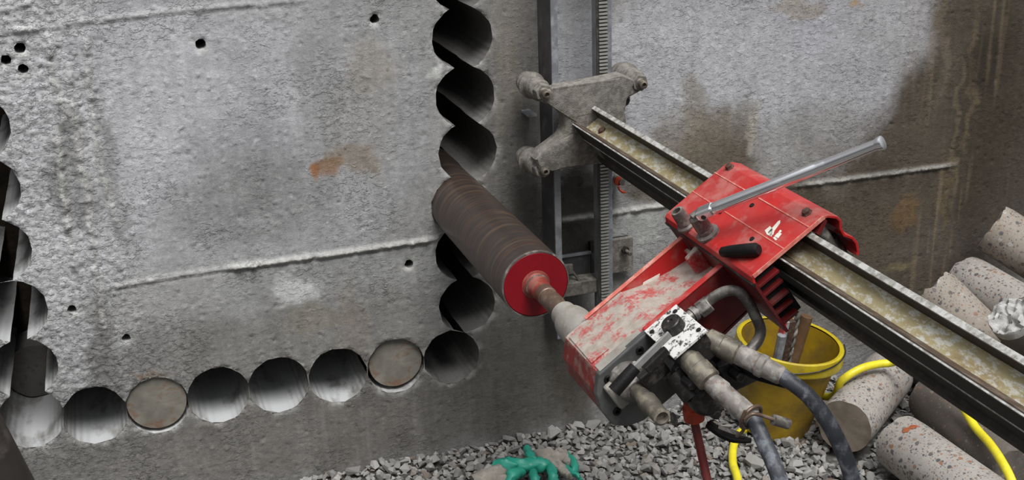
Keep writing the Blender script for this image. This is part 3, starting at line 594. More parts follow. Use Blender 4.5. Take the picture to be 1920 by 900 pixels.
# ------------------------------------------------------------------ beam
bm_ = thing('feed_beam', 'long greasy steel channel beam running out from the bracket to the lower right', 'beam', F(.38, -.23, 0))
Y0, Y1 = -.207, -2.05
def bprism(name, prof, mat, parent, y0=Y0, y1=Y1, bevel=0): return obj(name, MB().prism([F(u, y0, w) for u, w in prof], (0, y1-y0, 0)), mat, parent, bevel=bevel)
bprism('web_body', [(.352, .030), (.412, .030), (.412, .010), (.408, .004), (.408, -.048), (.413, -.052), (.413, -.072), (.346, -.072), (.346, -.052), (.353, -.046), (.353, .006), (.347, .012)], M['beamside'], bm_, bevel=.001)
bprism('left_flange', [(.345, .0125), (.345, .0655), (.3495, .0655), (.368, .0335), (.366, .0305), (.352, .0305), (.352, .0125)], M['beamside'], bm_)
bprism('left_slope', [(.3505, .0650), (.3690, .0340), (.3680, .0325), (.3495, .0640)], M['beamrust'], bm_)
bprism('left_lip', [(.3445, .0630), (.3445, .0665), (.3475, .0665), (.3475, .0640)], M['beamlip'], bm_)
bprism('lower_lip', [(.3440, .0125), (.3440, .0160), (.3460, .0165), (.3460, .0120)], M['beamlip'], bm_)
bprism('channel_floor', [(.3665, .0312), (.3665, .0345), (.4085, .0345), (.4085, .0312)], M['channel'], bm_)
bprism('right_flange', [(.4085, .0305), (.4085, .0630), (.4195, .0630), (.4195, .0105), (.412, .0105), (.412, .0305)], M['beamside'], bm_)
bprism('right_lip', [(.4080, .0630), (.4083, .0660), (.4192, .0660), (.4198, .0630)], M['beamlip'], bm_)
c = F(.384, -.285, .035); obj('fixing_bolt', MB().lathe(c, Wd, [(0, .010), (.005, .010), (.006, .006)], 12), M['rustbolt'], bm_, smooth=30)
mb = MB(); y = Y0-.02
while y > Y1: mb.fbox(.395, .4075, y-.0045, y, -.079, -.072); y -= .0095
t_ = obj('feed_rack_teeth', mb, M['rackbase'], bm_); t_['kind'] = 'stuff'

# ------------------------------------------------------------------ red carriage on the beam
cg = thing('beam_carriage', 'scuffed bright red box-shaped carriage clamped round the beam', 'carriage', F(.37, -1.07, 0))
ya, yb = -.886, -1.252
def shell(prof_out, th, y0, y1):
    # open sheet profile swept along the beam, with thickness
    P = [Vector((u, w)) for u, w in prof_out]; n_ = len(P); inn = []
    for i in range(n_):
        t = (P[min(i+1, n_-1)]-P[max(i-1, 0)]).normalized(); nrm = Vector((t[1], -t[0])); inn.append(P[i]+nrm*th)
    poly = P+inn[::-1]; return MB().prism([F(a[0], y0, a[1]) for a in poly], (0, y1-y0, 0))
obj('cover', shell([(.277, .066), (.282, .078), (.290, .081), (.36, .0815), (.448, .081), (.460, .076), (.474, .060), (.476, .048), (.469, .034), (.468, .020), (.478, .004), (.480, -.012), (.474, -.030), (.468, -.036)], .0055, ya, yb), M['red'], cg, bevel=.0012)
obj('side_cheek', MB().prism([F(.277, ya, w0) for w0 in (.066, -.050)]+[F(.277, yb, w0) for w0 in (-.064, .066)], U*.006), M['reddeep'], cg, bevel=.001)
obj('cheek_rim', MB().fbox(.2745, .2795, ya+.001, yb-.001, .060, .066), M['iron'], cg)
for i, w in enumerate((.052, .028, .004, -.020, -.044)):
    obj('rib', MB().fbox(.283, .330-.003*i, yb+.016, yb+.003*(i % 2), w-.0030, w+.0030), M['reddeep'], cg, bevel=.0008)
obj('rib_shade_block', MB().fbox(.285, .329, ya-.03, yb+.014, -.052, .062), M['dark'], cg)  # near-black block standing in for the shade between the ribs
obj('right_rib', MB().prism([F(.424, yb+.002, .060), F(.452, yb+.002, .074), F(.454, yb+.002, .066), F(.428, yb+.002, .052)], (0, .08, 0)), M['reddeep'], cg)
obj('guide_roller', MB().cyl(F(.442, yb+.028, .058), F(.442, yb+.028, -.03), .012, seg=18), M['steel'], cg, smooth=40)
obj('lower_roller', MB().cyl(F(.452, yb+.035, .010), F(.452, yb+.035, -.045), .013, seg=18), M['iron'], cg, smooth=40)
for u in (.419, .359): obj('ridge_line', MB().fbox(u-.0012, u+.0012, ya, yb, .0805, .0824), M['groove'], cg)
obj('front_edge', MB().fbox(.285, .452, yb-.0012, yb+.0012, .0745, .0818), M['groove'], cg)
def stud(u, y, r, h, mat='rustbolt'):
    obj('cover_bolt', MB().lathe(F(u, y, .0805), Wd, [(0, r*1.25), (.002, r*1.2), (.003, r), (h, r*.95), (h+.001, r*.6)], 6 if r > .006 else 12), M[mat], cg, smooth=25)
stud(.445, -.909, .008, .008); stud(.441, -1.212, .0085, .008); stud(.399, -1.073, .0042, .0015, 'dark'); stud(.342, -1.162, .0042, .0015, 'dark'); stud(.352, -1.02, .003, .0012, 'dark')
# drive spigots
s1 = obj('drive_spigot', MB().lathe(F(.292, -.976, .081), Wd, [(0, .021), (.004, .0205), (.007, .0155), (.038, .0135), (.042, .0125), (.042, .0085), (.028, .008)], 24), M['spigot'], cg, smooth=35); s1['label'] = 'dark hollow-topped spigot left of the wrench socket'
s2 = obj('drive_spigot', MB().lathe(F(.302, -1.051, .081), Wd, [(0, .024), (.005, .0235), (.008, .0165), (.016, .016), (.018, .012)], 24), M['spigot'], cg, smooth=35)
lv = obj('clamp_lever', MB().lathe(F(.283, -1.146, .0935), F(.329, -1.222, .0935)-F(.283, -1.146, .0935), [(0, .006), (.004, .0095), (.02, .0115), (.06, .0130), (.080, .0130), (.087, .009)], 20), M['blackrub'], cg, smooth=40)
# worn white lettering remnant, as printed fragments
fr = [((1440, 436), (1459, 415), (1463, 413), (1463, 418), (1452, 433), (1450, 440), (1443, 443)), ((1434, 432), (1444, 424), (1449, 430), (1447, 444), (1438, 440)), ((1452, 443), (1458, 437), (1466, 438), (1459, 447)), ((1449, 446), (1453, 444), (1458, 449), (1454, 451)), ((1459, 436), (1463, 431), (1466, 433), (1462, 438))]
def onW(px, py, w0):
    d = ray(px, py); s = (w0-CAMP.dot(Wd))/d.dot(Wd); return CAMP+d*s
for pg in fr: obj('worn_marking', MB().prism([onW(a, b, .0818) for a, b in pg], Wd*.0005), M['white'], cg)

# ------------------------------------------------------------------ breaker bar
bb = thing('wrench_bar', 'polished chrome wrench bar resting on its socket on top of the red carriage', 'wrench', F(.302, -1.051, .10))
hd = F(.302, -1.051, .125); 
obj('socket', MB().lathe(F(.302, -1.051, .0985), Wd, [(0, .0160), (.003, .0165), (.030, .0155), (.033, .012)], 24), M['spigot'], bb, smooth=35)
def solve_len(px, py, u_y):           # point on the pixel ray whose distance from the head is Lh
    d = ray(px, py).normalized(); best = None
    for t in np.linspace(1.5, 3.4, 400):
        q = CAMP+d*t; w = q.dot(Wd)
        if abs(w-u_y) < 1e-2 and (best is None or abs(w-u_y) < best[0]): best = (abs(w-u_y), q)
    return best[1]
A0 = onW(1316, 400, .135); A1 = onW(1655, 267, .175)
ax = (A1-A0).normalized(); Lh = (A1-A0).length
obj('handle', MB().lathe(A0, ax, [(.018, .0085), (.03, .0115), (.045, .0118), (Lh*.40, .0112), (Lh*.66, .0108), (Lh*.67, .0100), (Lh*.68, .0106), (Lh*.69, .0100), (Lh*.70, .0106), (Lh*.71, .0100), (Lh*.72, .0104), (Lh*.965, .0096), (Lh*.975, .0105), (Lh*.99, .0125), (Lh*1.0, .0122), (Lh*1.003, .009)], 28), M['chrome'], bb, smooth=35)
sidev = ax.cross(Wd).normalized()
obj('head_fork', MB().box(A0+ax*.010, ax*.020, sidev*.0125, Wd*.011), M['chrome'], bb, bevel=.006)
obj('head_pin', MB().cyl(A0+ax*.006-Wd*.002+sidev*.0135, A0+ax*.006-Wd*.002-sidev*.0135, .005, seg=14), M['iron'], bb, smooth=40)
obj('square_drive', MB().box(F(.302, -1.051, .130), U*.008, (0, .008, 0), Wd*.008), M['steel'], bb, bevel=.001)

# ------------------------------------------------------------------ core bit
cb = thing('core_bit', 'large brown steel core bit entering the wall, with a deep red end disc', 'core bit', (0, -.3, 0))
obj('barrel', MB().lathe((0, .34, 0), (0, -1, 0), [(0, .0790), (.02, .0805), (.34, .0800), (.951, .0800), (.953, .0785)], 72), M['bit'], cb, smooth=30)
obj('barrel_rim', MB().lathe((0, -.609, 0), (0, -1, 0), [(0, .0803), (.0035, .0806), (.006, .0800), (.0065, .0770)], 72, cap=False), M['steel'], cb, smooth=30)
obj('end_disc', MB().lathe((0, -.610, 0), (0, -1, 0), [(0, .0768), (.0040, .0768), (.0052, .0750), (.0052, .030)], 64), M['redend'], cb, smooth=30)
hb = obj('hub', MB().lathe((0, -.612, 0), (0, -1, 0), [(0, .036), (.004, .0335), (.006, .0285), (.010, .0300), (.013, .0275), (.035, .0235), (.058, .0225)], 40), M['hubred'], cb, smooth=35)
obj('hub_ring', MB().lathe((0, -.625, 0), (0, -1, 0), [(0, .0260), (.002, .0285), (.005, .0275), (.006, .025)], 40), M['steel'], hb, smooth=35)
obj('shaft', MB().lathe((0, -.665, 0), (0, -1, 0), [(0, .0225), (.03, .0225), (.032, .0205), (.05, .0205), (.052, .0222), (.085, .0222), (.09, .0205), (.155, .0205)], 36), M['shaft'], cb, smooth=35)

# ------------------------------------------------------------------ gearbox, arm and motor
gd = thing('drill_motor', 'red slurry-caked drill gearbox with hydraulic motor, on an arm from the carriage', 'drill', F(.05, -1.03, -.03))
obj('spindle_nose', MB().lathe((0, -.792, 0), (0, -1, 0), [(0, .0245), (.002, .0285), (.040, .0300), (.044, .037), (.062, .0400), (.12, .0410), (.16, .041)], 36), M['slurry'], gd, smooth=35)
gbp = [(-.034, .044), (-.062, .012), (-.074, -.020), (-.074, -.062), (-.054, -.088), (-.022, -.102), (.060, -.102), (.100, -.080), (.112, -.05), (.112, .044)]
obj('gearbox_housing', MB().prism([F(u, -.938, w) for u, w in gbp], (0, -.168, 0)), M['reddust'], gd, bevel=.004)
hs = gd.children[-1] if False else [o for o in COL.objects if o.name == 'gearbox_housing'][0]
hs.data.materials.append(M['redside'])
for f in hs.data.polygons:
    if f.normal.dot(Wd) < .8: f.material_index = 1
obj('front_cover', MB().prism([F(u-.001 if u < 0 else u, -1.1065, w+(.001 if w > 0 else -.001)) for u, w in gbp[:-1]+[(.086, .046)]], (0, -.018, 0)), M['greyplate'], gd, bevel=.003)
obj('cover_edge', MB().fbox(-.030, .078, -1.092, -1.118, .0425, .0462), M['slurry'], gd, bevel=.0015)
obj('slurry_cake', MB().prism([F(u, -.955, .0438) for u in (-.028, .010)]+[F(u, -1.08, .0438) for u in (.012, -.030)], Wd*.003), M['reddust'], gd)
for u, w in ((-.027, .024), (.054, .028), (.086, -.02), (-.052, -.045)):
    obj('cap_screw', MB().lathe(F(u, -1.1235, w), (0, -1, 0), [(0, .0085), (.003, .0083), (.004, .007), (.004, .004), (.001, .0038)], 18), M['blackrub'], gd, smooth=35)
# arm: open channel, rims high, floor low
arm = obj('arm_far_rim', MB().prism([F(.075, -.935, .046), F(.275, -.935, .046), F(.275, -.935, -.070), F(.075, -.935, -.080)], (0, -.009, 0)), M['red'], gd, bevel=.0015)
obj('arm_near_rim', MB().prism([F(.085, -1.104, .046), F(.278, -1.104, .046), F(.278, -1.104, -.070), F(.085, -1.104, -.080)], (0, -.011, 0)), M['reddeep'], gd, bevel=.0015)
obj('rim_top', MB().fbox(.085, .278, -1.102, -1.117, .0455, .0485), M['red'], gd, bevel=.001)
obj('far_rim_top', MB().fbox(.02, .276, -.9335, -.9455, .0455, .0480), M['groove'], gd, bevel=.001)
obj('arm_floor', MB().prism([F(.105, -.940, .0440), F(.150, -.940, .024), F(.215, -.940, .006), F(.285, -.940, -.004), F(.285, -.940, -.020), F(.105, -.940, -.020)], (0, -.170, 0)), M['reddust'], gd)
obj('arm_end_lug', MB().prism([F(.245, -1.00, .044), F(.278, -1.00, .050), F(.278, -1.00, -.02), F(.245, -1.00, -.02)], (0, -.014, 0)), M['reddust'], gd, bevel=.003)
obj('end_stop', MB().fbox(.262, .272, -.945, -.998, -.01, .024), M['reddust'], gd, bevel=.003)
def onU(px, py, u0):
    d = ray(px, py); s = (u0-CAMP.dot(U))/d.dot(U); return CAMP+d*s
# torn film scrap
obj('tape_scrap', MB().prism([F(.150, -.9455, .020), F(.19, -.9455, .012), F(.196, -.9455, .018), F(.158, -.9455, .027)], (0, -.001, 0)), M['white'], gd)
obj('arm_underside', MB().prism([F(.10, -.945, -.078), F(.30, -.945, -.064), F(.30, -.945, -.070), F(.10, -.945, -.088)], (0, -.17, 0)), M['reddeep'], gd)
# valve block with speckled plate, lever, knob
vb = obj('valve_block', MB().fbox(.086, .158, -1.122, -1.240, -.010, .046), M['iron'], gd, bevel=.003)
pl_ = obj('valve_plate', MB().fbox(.083, .162, -1.120, -1.247, .0460, .0520), M['flecked'], vb, bevel=.001)
obj('valve_knob', MB().lathe(onW(1266, 616, .052), Wd, [(0, .0215), (.010, .021), (.018, .0195), (.020, .0175), (.0205, .006), (.018, .004)], 28), M['iron'], vb, smooth=30)
for u, y in ((.092, -1.140), (.150, -1.138), (.152, -1.232)): obj('plate_screw', MB().lathe(F(u, y, .052), Wd, [(0, .005), (.002, .0048), (.0025, .003)], 12), M['dark'], vb, smooth=30)
L0 = at(1256, 626, -1.245); L1 = at(1188, 692, -1.252); L2 = at(1151, 734, -1.257)
hl = obj('lever', MB().box((L0+L1)/2, (L1-L0)/2, (L1-L0).cross(Vector((0, 1, 0))).normalized()*.0065, (0, .003, 0)), M['chromeworn'], vb, bevel=.001)
obj('lever_bracket', MB().box((at(1222, 690, -1.235)+at(1240, 660, -1.235))/2, (L1-L0)*.30, (L1-L0).cross(Vector((0, 1, 0))).normalized()*.008, (0, .006, 0)), M['iron'], vb, bevel=.002)
obj('lever_grip', MB().tube([L1+(L0-L1)*.05, L1*.5+L2*.5, L2], [.0115, .0125, .0125], 16, 4), M['blackrub'], vb, smooth=40)
# motor body under the block
mo = obj('motor_body', MB().lathe(F(.105, -1.118, -.045), (0, -1, 0), [(0, .052), (.010, .052), (.012, .044), (.055, .044), (.058, .050), (.072, .050), (.074, .040), (.100, .038), (.104, .028)], 32), M['greyplate'], gd, smooth=35)
obj('motor_flange', MB().prism([F(u, -1.190, w) for u, w in ((.052, -.045), (.075, -.100), (.105, -.112), (.150, -.095), (.165, -.045), (.130, .0), (.075, .0))], (0, -.018, 0)), M['iron'], mo, bevel=.004)
obj('motor_cap', MB().lathe(at(1322, 735, -1.225), (.1, -1, -.05), [(0, .040), (.018, .040), (.022, .034), (.034, .030), (.036, .018)], 28), M['iron'], mo, smooth=35)
for p_ in ((1340, 775), (1384, 705), (1295, 720)): obj('flange_bolt', MB().lathe(at(*p_, -1.25), (.1, -1, 0), [(-.02, .010), (.008, .010), (.010, .007)], 6), M['iron'], mo)
obj('side_block', MB().box(at(1372, 690, -1.20), (.035, 0, .01), (0, .03, 0), (-.012, 0, .03)), M['iron'], mo, bevel=.006)
obj('side_handle', MB().tube([at(1385, 680, -1.24), at(1410, 700, -1.26), at(1448, 712, -1.28), at(1490, 724, -1.30)], [.008, .0095, .0095, .0085], 12), M['blackrub'], mo, smooth=40)
# water swivel stub on the spindle axis
wt = obj('swivel_body', MB().lathe((.001, -1.118, 0), (0, -1, 0), [(0, .036), (.018, .036), (.026, .032), (.048, .031), (.056, .024), (.062, .020)], 32), M['steel'], gd, smooth=35)
obj('swivel_base', MB().fbox(-.045, .036, -1.1245, -1.142, -.040, .022), M['slurry'], wt, bevel=.006)
obj('swivel_pipe', MB().lathe((0, -1.175, 0), (.0, -1, -.02), [(0, .0150), (.03, .0155), (.045, .0165), (.047, .0190), (.072, .0185), (.076, .0160), (.085, .0165), (.112, .0160), (.114, .012), (.105, .009)], 24), M['fitting'], wt, smooth=35)
c = at(1264, 787, -1.255); obj('tap_ear', MB().lathe(c, (.6, -.5, .3), [(-.003, .010), (0, .014), (.003, .010)], 16), M['iron'], wt, smooth=35)
obj('swivel_bracket', MB().box(at(1225, 700, -1.19), U*.028, (0, .010, 0), Wd*.016), M['iron'], gd, bevel=.003)
obj('lower_pipe', MB().cyl(at(1265, 700, -1.20), at(1300, 745, -1.235), .021, seg=20), M['iron'], gd, smooth=40)
# bent steel pipe
bp = obj('bent_pipe', MB().tube([at(1322, 570, -1.13), at(1340, 556, -1.14), at(1362, 546, -1.155), at(1384, 547, -1.17), at(1402, 566, -1.18), at(1416, 592, -1.19), at(1426, 618, -1.195), at(1420, 640, -1.20), at(1402, 660, -1.205)], .0105, 16), M['steel'], gd, smooth=60)
a = at(1312, 582, -1.13); b = at(1333, 566, -1.135); obj('pipe_nut', MB().lathe(a-(b-a)*.1, b-a, [(0, .017), (.026, .017)], 6), M['steel'], bp, bevel=.002)
a = at(1288, 598, -1.135); b = at(1316, 578, -1.13); obj('pipe_union', MB().lathe(a, b-a, [(0, .012), (.012, .012), (.0125, .015), (.022, .015), (.0225, .012), (.04, .012)], 16), M['steel'], bp, smooth=30)

# ------------------------------------------------------------------ hydraulic hoses
def hose(label, pts, fits, thin=None):
    t = thing('hydraulic_hose', label, 'hose', pts[0]); 
    obj('hose_tube', MB().tube(pts, .0145, 18, 8), M['hose'], t, smooth=60)
    for nm, a, b, prof, m in fits:
        obj(nm, MB().lathe(a, b-a, prof((b-a).length), 24), M[m], t, smooth=35)
    return t
a0 = at(1283, 664, -1.225); a1 = at(1332, 716, -1.285); a2 = at(1412, 786, -1.37)
h1 = hose('thick scuffed black hose with steel coupling, hanging nearest the small wire tie', [a2+(a1-a2)*.25, a2, at(1437, 838, -1.41), at(1455, 880, -1.44), at(1468, 925, -1.46), at(1476, 990, -1.48)],
 [('coupling', a0, a1, lambda L: [(0, .019), (L*.2, .0195), (L*.22, .022), (L*.5, .022), (L*.52, .0235), (L*.96, .0235), (L, .019)], 'fitting'),
  ('sleeve', a1-(a1-a0)*.06, a2, lambda L: [(0, .0165), (L*.08, .0185), (L*.3, .0205), (L*.34, .0185), (L*.6, .0185), (L*.64, .0195), (L*.96, .0190), (L, .0165)], 'hosegrip')])
b0 = at(1312, 628, -1.205); b1 = at(1385, 664, -1.26); b2 = at(1468, 706, -1.33)
h2 = hose('thick scuffed black hose with long steel coupling, curving in front of the yellow bucket', [b2+(b1-b2)*.2, b2, at(1515, 742, -1.365), at(1548, 785, -1.39), at(1574, 832, -1.41), at(1594, 885, -1.43), at(1606, 950, -1.45)],
 [('coupling', b0, b1, lambda L: [(0, .0155), (L*.18, .0165), (L*.2, .0205), (L*.55, .021), (L*.57, .0225), (L*.94, .023), (L, .019)], 'fitting'),
  ('sleeve', b1-(b1-b0)*.04, b2, lambda L: [(0, .0195), (L*.45, .0195), (L*.48, .0215), (L*.60, .0215), (L*.63, .0185), (L*.95, .0175), (L, .0150)], 'hosegrip')])
# wire tie with ferrule round the first hose
wi = thing('cable_sling', 'thin brown cable looped round the nearer hose, with a short steel ferrule', 'cable', at(1412, 778, -1.37))
ca = at(1408, 782, -1.37); dax = (a2-a1).normalized(); s_ = dax.orthogonal().normalized(); s2_ = dax.cross(s_)
pts = [ca+(s_*math.cos(t)+s2_*math.sin(t))*.0235+dax*.004*math.sin(t) for t in np.linspace(0, 2*math.pi, 17)]
obj('loop', MB().tube(pts, .0036, 8, 3), M['shaft'], wi, smooth=60)
obj('tail', MB().tube([at(1396, 786, -1.395), at(1412, 776, -1.40), at(1434, 781, -1.40), at(1452, 787, -1.40)], .0034, 8), M['shaft'], wi, smooth=60)
obj('loose_end', MB().tube([at(1398, 770, -1.395), at(1390, 790, -1.39), at(1394, 806, -1.37), at(1382, 818, -1.35)], .0032, 8), M['shaft'], wi, smooth=60)
obj('ferrule', MB().cyl(at(1450, 787, -1.40), at(1478, 795, -1.40), .0095, seg=16), M['steel'], wi, smooth=40)
# water lance / red rod with orange collar
rod = thing('support_rod', 'thin dark red steel rod with an orange collar under the drill motor', 'rod', at(1302, 790, -1.16))
r0 = at(1298, 752, -1.17); r1 = at(1303, 795, -1.17); rd = (atz(1352, 1010, -.74)) 
rd = at(1326, 900, -1.22); dirr = (rd-r1).normalized(); k = (-.742-r1[2])/dirr[2]; rend = r1+dirr*k
obj('collar', MB().lathe(r0, r1-r0, [(0, .017), (.006, .018), (.012, .018), (.014, .021), (.040, .020), (.046, .012)], 22), M['orange'], rod, smooth=35)
obj('shank', MB().cyl(r1, rend, .0085, seg=14), M['redrod'], rod, smooth=40)
bk_ = thing('clip_bundle', 'bunch of black plastic clips hanging below the motor in front of the gravel', 'clips', at(1350, 800, -1.25))
obj('clip_strip', MB().tube([at(1328, 795, -1.24), at(1352, 812, -1.25), at(1376, 822, -1.26), at(1408, 826, -1.27)], [.009, .0095, .009, .005], 8, 4), M['blackrub'], bk_, smooth=20)
obj('clip_strip', MB().tube([at(1345, 802, -1.25), at(1372, 812, -1.26), at(1398, 818, -1.27)], [.006, .008, .004], 6, 4), M['iron'], bk_, smooth=20)

# ------------------------------------------------------------------ yellow bucket
BC = Vector((.862, -.215, -.735)); BT = Vector((.11, -.09, 1)).normalized()
BH = .285; BR0 = .104; BR1 = .144
bk = thing('bucket', 'dirty yellow plastic bucket full of tools, standing on the gravel', 'bucket', BC)
obj('bucket_body', MB().lathe(BC, BT, [(.0, .02), (0, BR0-.008), (.006, BR0), (BH*.5, (BR0+BR1)/2), (BH*.88, BR1-.004), (BH*.97, BR1), (BH*.97, BR1-.004), (BH*.5, (BR0+BR1)/2-.004), (.01, BR0-.006), (.01, .02)], 48, cap=True), M['yellow'], bk, smooth=40)
obj('bucket_rim', MB().lathe(BC, BT, [(BH*.86, BR1-.002), (BH*.85, BR1+.011), (BH*.87, BR1+.013), (BH*.99, BR1+.009), (BH*1.0, BR1+.004), (BH*.99, BR1-.004)], 56, cap=False), M['yellowrim'], bk, smooth=40)
sp = BC+BT*BH*.9+Vector((.60, -.8, 0)).normalized()*0
hp = [BC+BT*(BH*.93-.012*math.sin(t))+Vector((math.cos(t+.35), -math.sin(t+.35), 0))*(BR1+.012+.004*math.sin(t)) for t in np.linspace(0, math.pi, 14)]
obj('bail_handle', MB().tube(hp, .0022, 6, 2), M['iron'], bk, smooth=60)
def lean(name, label, cat, base, top, fn, mat):
    t = thing(name, label, cat, base); fn(t, Vector(base), Vector(top)); return t
bot = BC+BT*.012
tp = at(1487, 612, -.30); 
def ang_f(t, a, b):
    d = (b-a).normalized(); s = d.cross(Vector((0, 1, 0))).normalized(); u_ = s.cross(d)
    obj('steel_flat', MB().box((a+b)/2+s*.009, (b-a)/2, s*.005, u_*.012), M['lightbar'], t, bevel=.001)
    obj('red_edge', MB().box((a+b)/2+s*.017, (b-a)/2, s*.0028, u_*.012), M['red'], t)
    obj('brown_face', MB().box((a+b)/2-s*.006, (b-a)/2, s*.010, u_*.013), M['rustbolt'], t, bevel=.001)
lean('steel_bar', 'flat steel bar with a red painted edge standing in the yellow bucket', 'bar', bot+Vector((-.02, .0, 0)), at(1480, 600, -.26), ang_f, None)
def auger_f(t, a, b):
    d = (b-a).normalized(); L = (b-a).length; s = d.orthogonal().normalized(); u_ = d.cross(s); mb = MB()
    for ph in (0, math.pi):
        mb.tube([a+d*(L*k/48)+(s*math.cos(k*.75+ph)+u_*math.sin(k*.75+ph))*.0055 for k in range(49)], .0055, 8, 2)
    obj('twisted_flute', mb, M['steel'], t, smooth=60)
lean('masonry_drill', 'grey twisted masonry drill standing in the yellow bucket beside the bar', 'drill bit', bot+Vector((.015, .01, 0)), at(1496, 588, -.24), auger_f, None)
lean('wooden_stick', 'short brown wooden handle standing at the back of the yellow bucket', 'handle', bot+Vector((.03, .03, 0)), at(1513, 592, -.20), lambda t, a, b: obj('shaft', MB().cyl(a, b, .015, .018, 18), M['wood'], t, smooth=40, bevel=.002), None)
lean('steel_rod', 'plain grey steel chisel leaning left in the yellow bucket', 'chisel', bot+Vector((-.035, -.01, 0)), at(1466, 628, -.27), lambda t, a, b: obj('shank', MB().cyl(a, b, .011, .013, 8), M['lightbar'], t, bevel=.001), None)

# ------------------------------------------------------------------ yellow water hose, in view as two runs of one hose
yh = MB().tube([atz(1388, 985, -.72), atz(1384, 905, -.716), atz(1374, 868, -.712), atz(1376, 834, -.706), atz(1388, 810, -.708), Vector((.80, -.19, -.746)), Vector((.88, -.11, -.742)), Vector((.975, -.085, -.70)), at(1556, 744, -.27), at(1578, 714, -.325), at(1612, 692, -.335), at(1645, 683, -.325), at(1672, 680, -.335), at(1700, 672, -.38), at(1755, 700, -.48), at(1798, 752, -.58), at(1828, 800, -.67), at(1856, 832, -.76), at(1880, 868, -.84), at(1898, 905, -.90), at(1915, 960, -.96)], .0116, 14, 8)
tag(obj('water_hose', yh, M['yhose'], smooth=60), 'bright yellow water hose winding over the gravel, behind the bucket and over a core', 'hose')

# ------------------------------------------------------------------ glove
gv = thing('work_glove', 'crumpled work glove with teal rubber palm and beige knit back on the gravel', 'glove', atz(1005, 885, -.72))
def G(px, py, h=0): return atz(px, py, -.712+h)
obj('cuff', crumple(MB().tube([G(892, 912, 0), G(912, 902, .010), G(930, 893, .016), G(940, 884, .018)], [.032, .034, .030, .022], 18), .010, .022, 1), M['knit'], gv, smooth=60)
obj('palm', crumple(MB().tube([G(926, 876, .020), G(945, 874, .026), G(968, 872, .030), G(992, 872, .030), G(1014, 872, .026), G(1030, 874, .018)], [.017, .024, .019, .020, .021, .012], 18), .010, .022, 1), M['teal'], gv, smooth=60)
obj('knit_back', crumple(MB().tube([G(996, 850, .016), G(1012, 852, .024), G(1034, 856, .028), G(1052, 858, .028), G(1060, 848, .026)], [.008, .017, .020, .017, .008], 16), .010, .022, 1), M['knit'], gv, smooth=60)
FING = [([(988, 842), (993, 852), (1000, 864), (1006, 874)], [.0095, .0115, .013, .014]), ([(1026, 872), (1036, 882), (1036, 896), (1042, 908)], [.014, .014, .013, .012]),
        ([(1056, 848), (1070, 858), (1078, 874), (1072, 884), (1060, 874)], [.008, .010, .011, .010, .008]), ([(952, 912), (958, 896), (968, 888), (980, 884)], [.016, .017, .016, .012]), ([(1050, 872), (1066, 882), (1082, 892), (1090, 899)], [.008, .008, .007, .004]), ([(1008, 912), (1004, 898), (998, 886)], [.012, .013, .012])]
for pts, rd_ in FING: obj('finger', crumple(MB().tube([G(a, b, .014+.018*math.sin(math.pi*i/(len(pts)-1))) for i, (a, b) in enumerate(pts)], rd_, 14, 5), .010, .022, 1), M['teal'], gv, smooth=60)
for pts, rd_ in (([(1036, 858), (1048, 872), (1056, 884), (1068, 894)], [.014, .013, .011, .007]), ([(1046, 846), (1060, 856), (1066, 870)], [.012, .012, .008]), ([(1024, 860), (1036, 868), (1044, 880)], [.013, .012, .009])):
    obj('knit_finger', crumple(MB().tube([G(a, b, .026) for a, b in pts], rd_, 14, 5), .010, .022, 1), M['knit'], gv, smooth=60)
obj('knit_fold', crumple(MB().tube([G(934, 900, .012), G(946, 902, .016), G(958, 904, .012)], [.020, .022, .014], 14, 5), .010, .022, 1), M['knit'], gv, smooth=60)

# ------------------------------------------------------------------ foreground pipe at lower left
fp = thing('steel_pipe', 'dark blurred steel pipe leaning across the lower left corner', 'pipe', (-1.25, -.42, -.74))
e0 = at(0, 773, -.42); e1 = at(66, 900, -.42); dd = (e1-e0).normalized(); nn = Vector((dd[2], 0, -dd[0])); nn = nn if nn[0] < 0 else -nn
c0 = e0+nn*.062; t0 = (-.738-c0[2])/dd[2]
obj('pipe_wall', MB().cyl(c0+dd*t0, c0-dd*.9, .06, seg=36), M['oldpipe'], fp, smooth=40)
obj('pipe_end', MB().lathe(c0-dd*.9, -dd, [(-.03, .0605), (0, .064), (.01, .064), (.012, .05)], 36), M['iron'], fp, smooth=35)

# ------------------------------------------------------------------ gravel
def rock(seed, flat=.7):
    R_ = random.Random(seed); bm = bmesh.new()
    for i in range(13):
        z = R_.uniform(-1, 1); t = R_.uniform(0, 6.283); q = math.sqrt(1-z*z); s = R_.uniform(.82, 1.08); bm.verts.new((q*math.cos(t)*s, q*math.sin(t)*s*.85, z*s*flat))
    r_ = bmesh.ops.convex_hull(bm, input=bm.verts); 
    bmesh.ops.delete(bm, geom=[g for g in r_['geom_interior'] if isinstance(g, bmesh.types.BMVert)], context='VERTS')
    bmesh.ops.recalc_face_normals(bm, faces=bm.faces)
    me = bpy.data.meshes.new('gravel_stone'); bm.to_mesh(me); bm.free(); me.materials.append(M['stone']); return me
ROCKS = [rock(i, .55+.25*((i*37) % 10)/10) for i in range(16)]
RV = [np.array([v.co[:] for v in m.vertices]) for m in ROCKS]; RF = [[tuple(p.vertices) for p in m.polygons] for m in ROCKS]
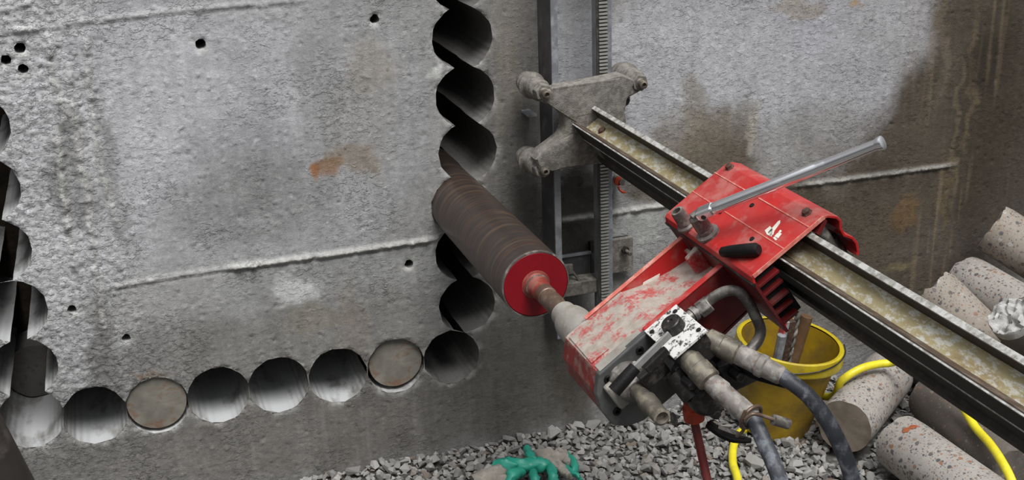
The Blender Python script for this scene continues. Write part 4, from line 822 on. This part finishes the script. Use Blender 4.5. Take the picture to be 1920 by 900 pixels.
def blocked(x, y, r):
    if math.hypot(x-BC[0], y-BC[1]) < BR0+r*.5: return True
    for p, q, cr_ in CORES:
        if q[1] > .05 or p[1] > 0: continue
        dx, dy = q[0]-p[0], q[1]-p[1]; L2 = dx*dx+dy*dy; t = max(0, min(1, ((x-p[0])*dx+(y-p[1])*dy)/L2)); z_ = p[2]+(q[2]-p[2])*t
        if z_ < -.55 and math.hypot(x-p[0]-t*dx, y-p[1]-t*dy) < .045+r*.3: return True
    return False
R_ = random.Random(11); stones = []
y = -.008
while y > -1.05:
    x = -.72
    while x < 2.0:
        xx = x+R_.uniform(-.007, .007); yy = min(-.010, y+R_.uniform(-.007, .007)); s = .0088+.0095*R_.random()**2.0
        if R_.random() < .035: s *= R_.uniform(1.4, 1.9)
        px, py, pz = proj((xx, yy, -.735))
        if -40 < px < 1990 and py < 960 and not blocked(xx, yy, s):
            zz = ground_z(xx, yy)+s*R_.uniform(.25, .75)+.012*max(0, 1+yy/.1)*R_.random()
            if yy > -s*1.1: yy = -s*1.1
            stones.append((s/pz*(1 if py < 895 else .5), xx, yy, zz, s, px, py))
        x += .0180
    y -= .0168
stones.sort(reverse=True)
vis = [t for t in stones if t[6] < 898]; top = vis[:300]; ids = set(id(t) for t in top)
def rot(seed):
    q = random.Random(seed); return Matrix.Rotation(q.uniform(0, 6.28), 3, 'Z') @ Matrix.Rotation(q.uniform(-.6, .6), 3, 'X') @ Matrix.Rotation(q.uniform(-.6, .6), 3, 'Y')
vs = []; fs = []; nb = 0
for i, t in enumerate(stones):
    _, xx, yy, zz, s, _, _ = t; k = i % 16; M3 = rot(i); sc = (s*random.Random(i).uniform(.95, 1.35), s, s)
    if id(t) in ids:
        o = bpy.data.objects.new('gravel_stone', ROCKS[k]); COL.objects.link(o); o.location = (xx, yy, zz+s*.25); o.rotation_euler = M3.to_euler(); o.scale = sc
        tag(o, 'angular piece of grey crushed stone lying on top of the gravel', 'stone', 'larger crushed stones on the gravel bed')
    else:
        A = (np.array(M3) @ (RV[k]*np.array(sc)).T).T+np.array((xx, yy, zz)); vs.append(A); fs += [tuple(nb+j for j in f) for f in RF[k]]; nb += len(A)
me = bpy.data.meshes.new('gravel'); me.from_pydata(np.concatenate(vs).tolist(), [], fs); me.materials.append(M['stone'])
o = bpy.data.objects.new('gravel', me); COL.objects.link(o); o['kind'] = 'stuff'; tag(o, 'bed of small grey crushed stone at the foot of the wall', 'gravel')
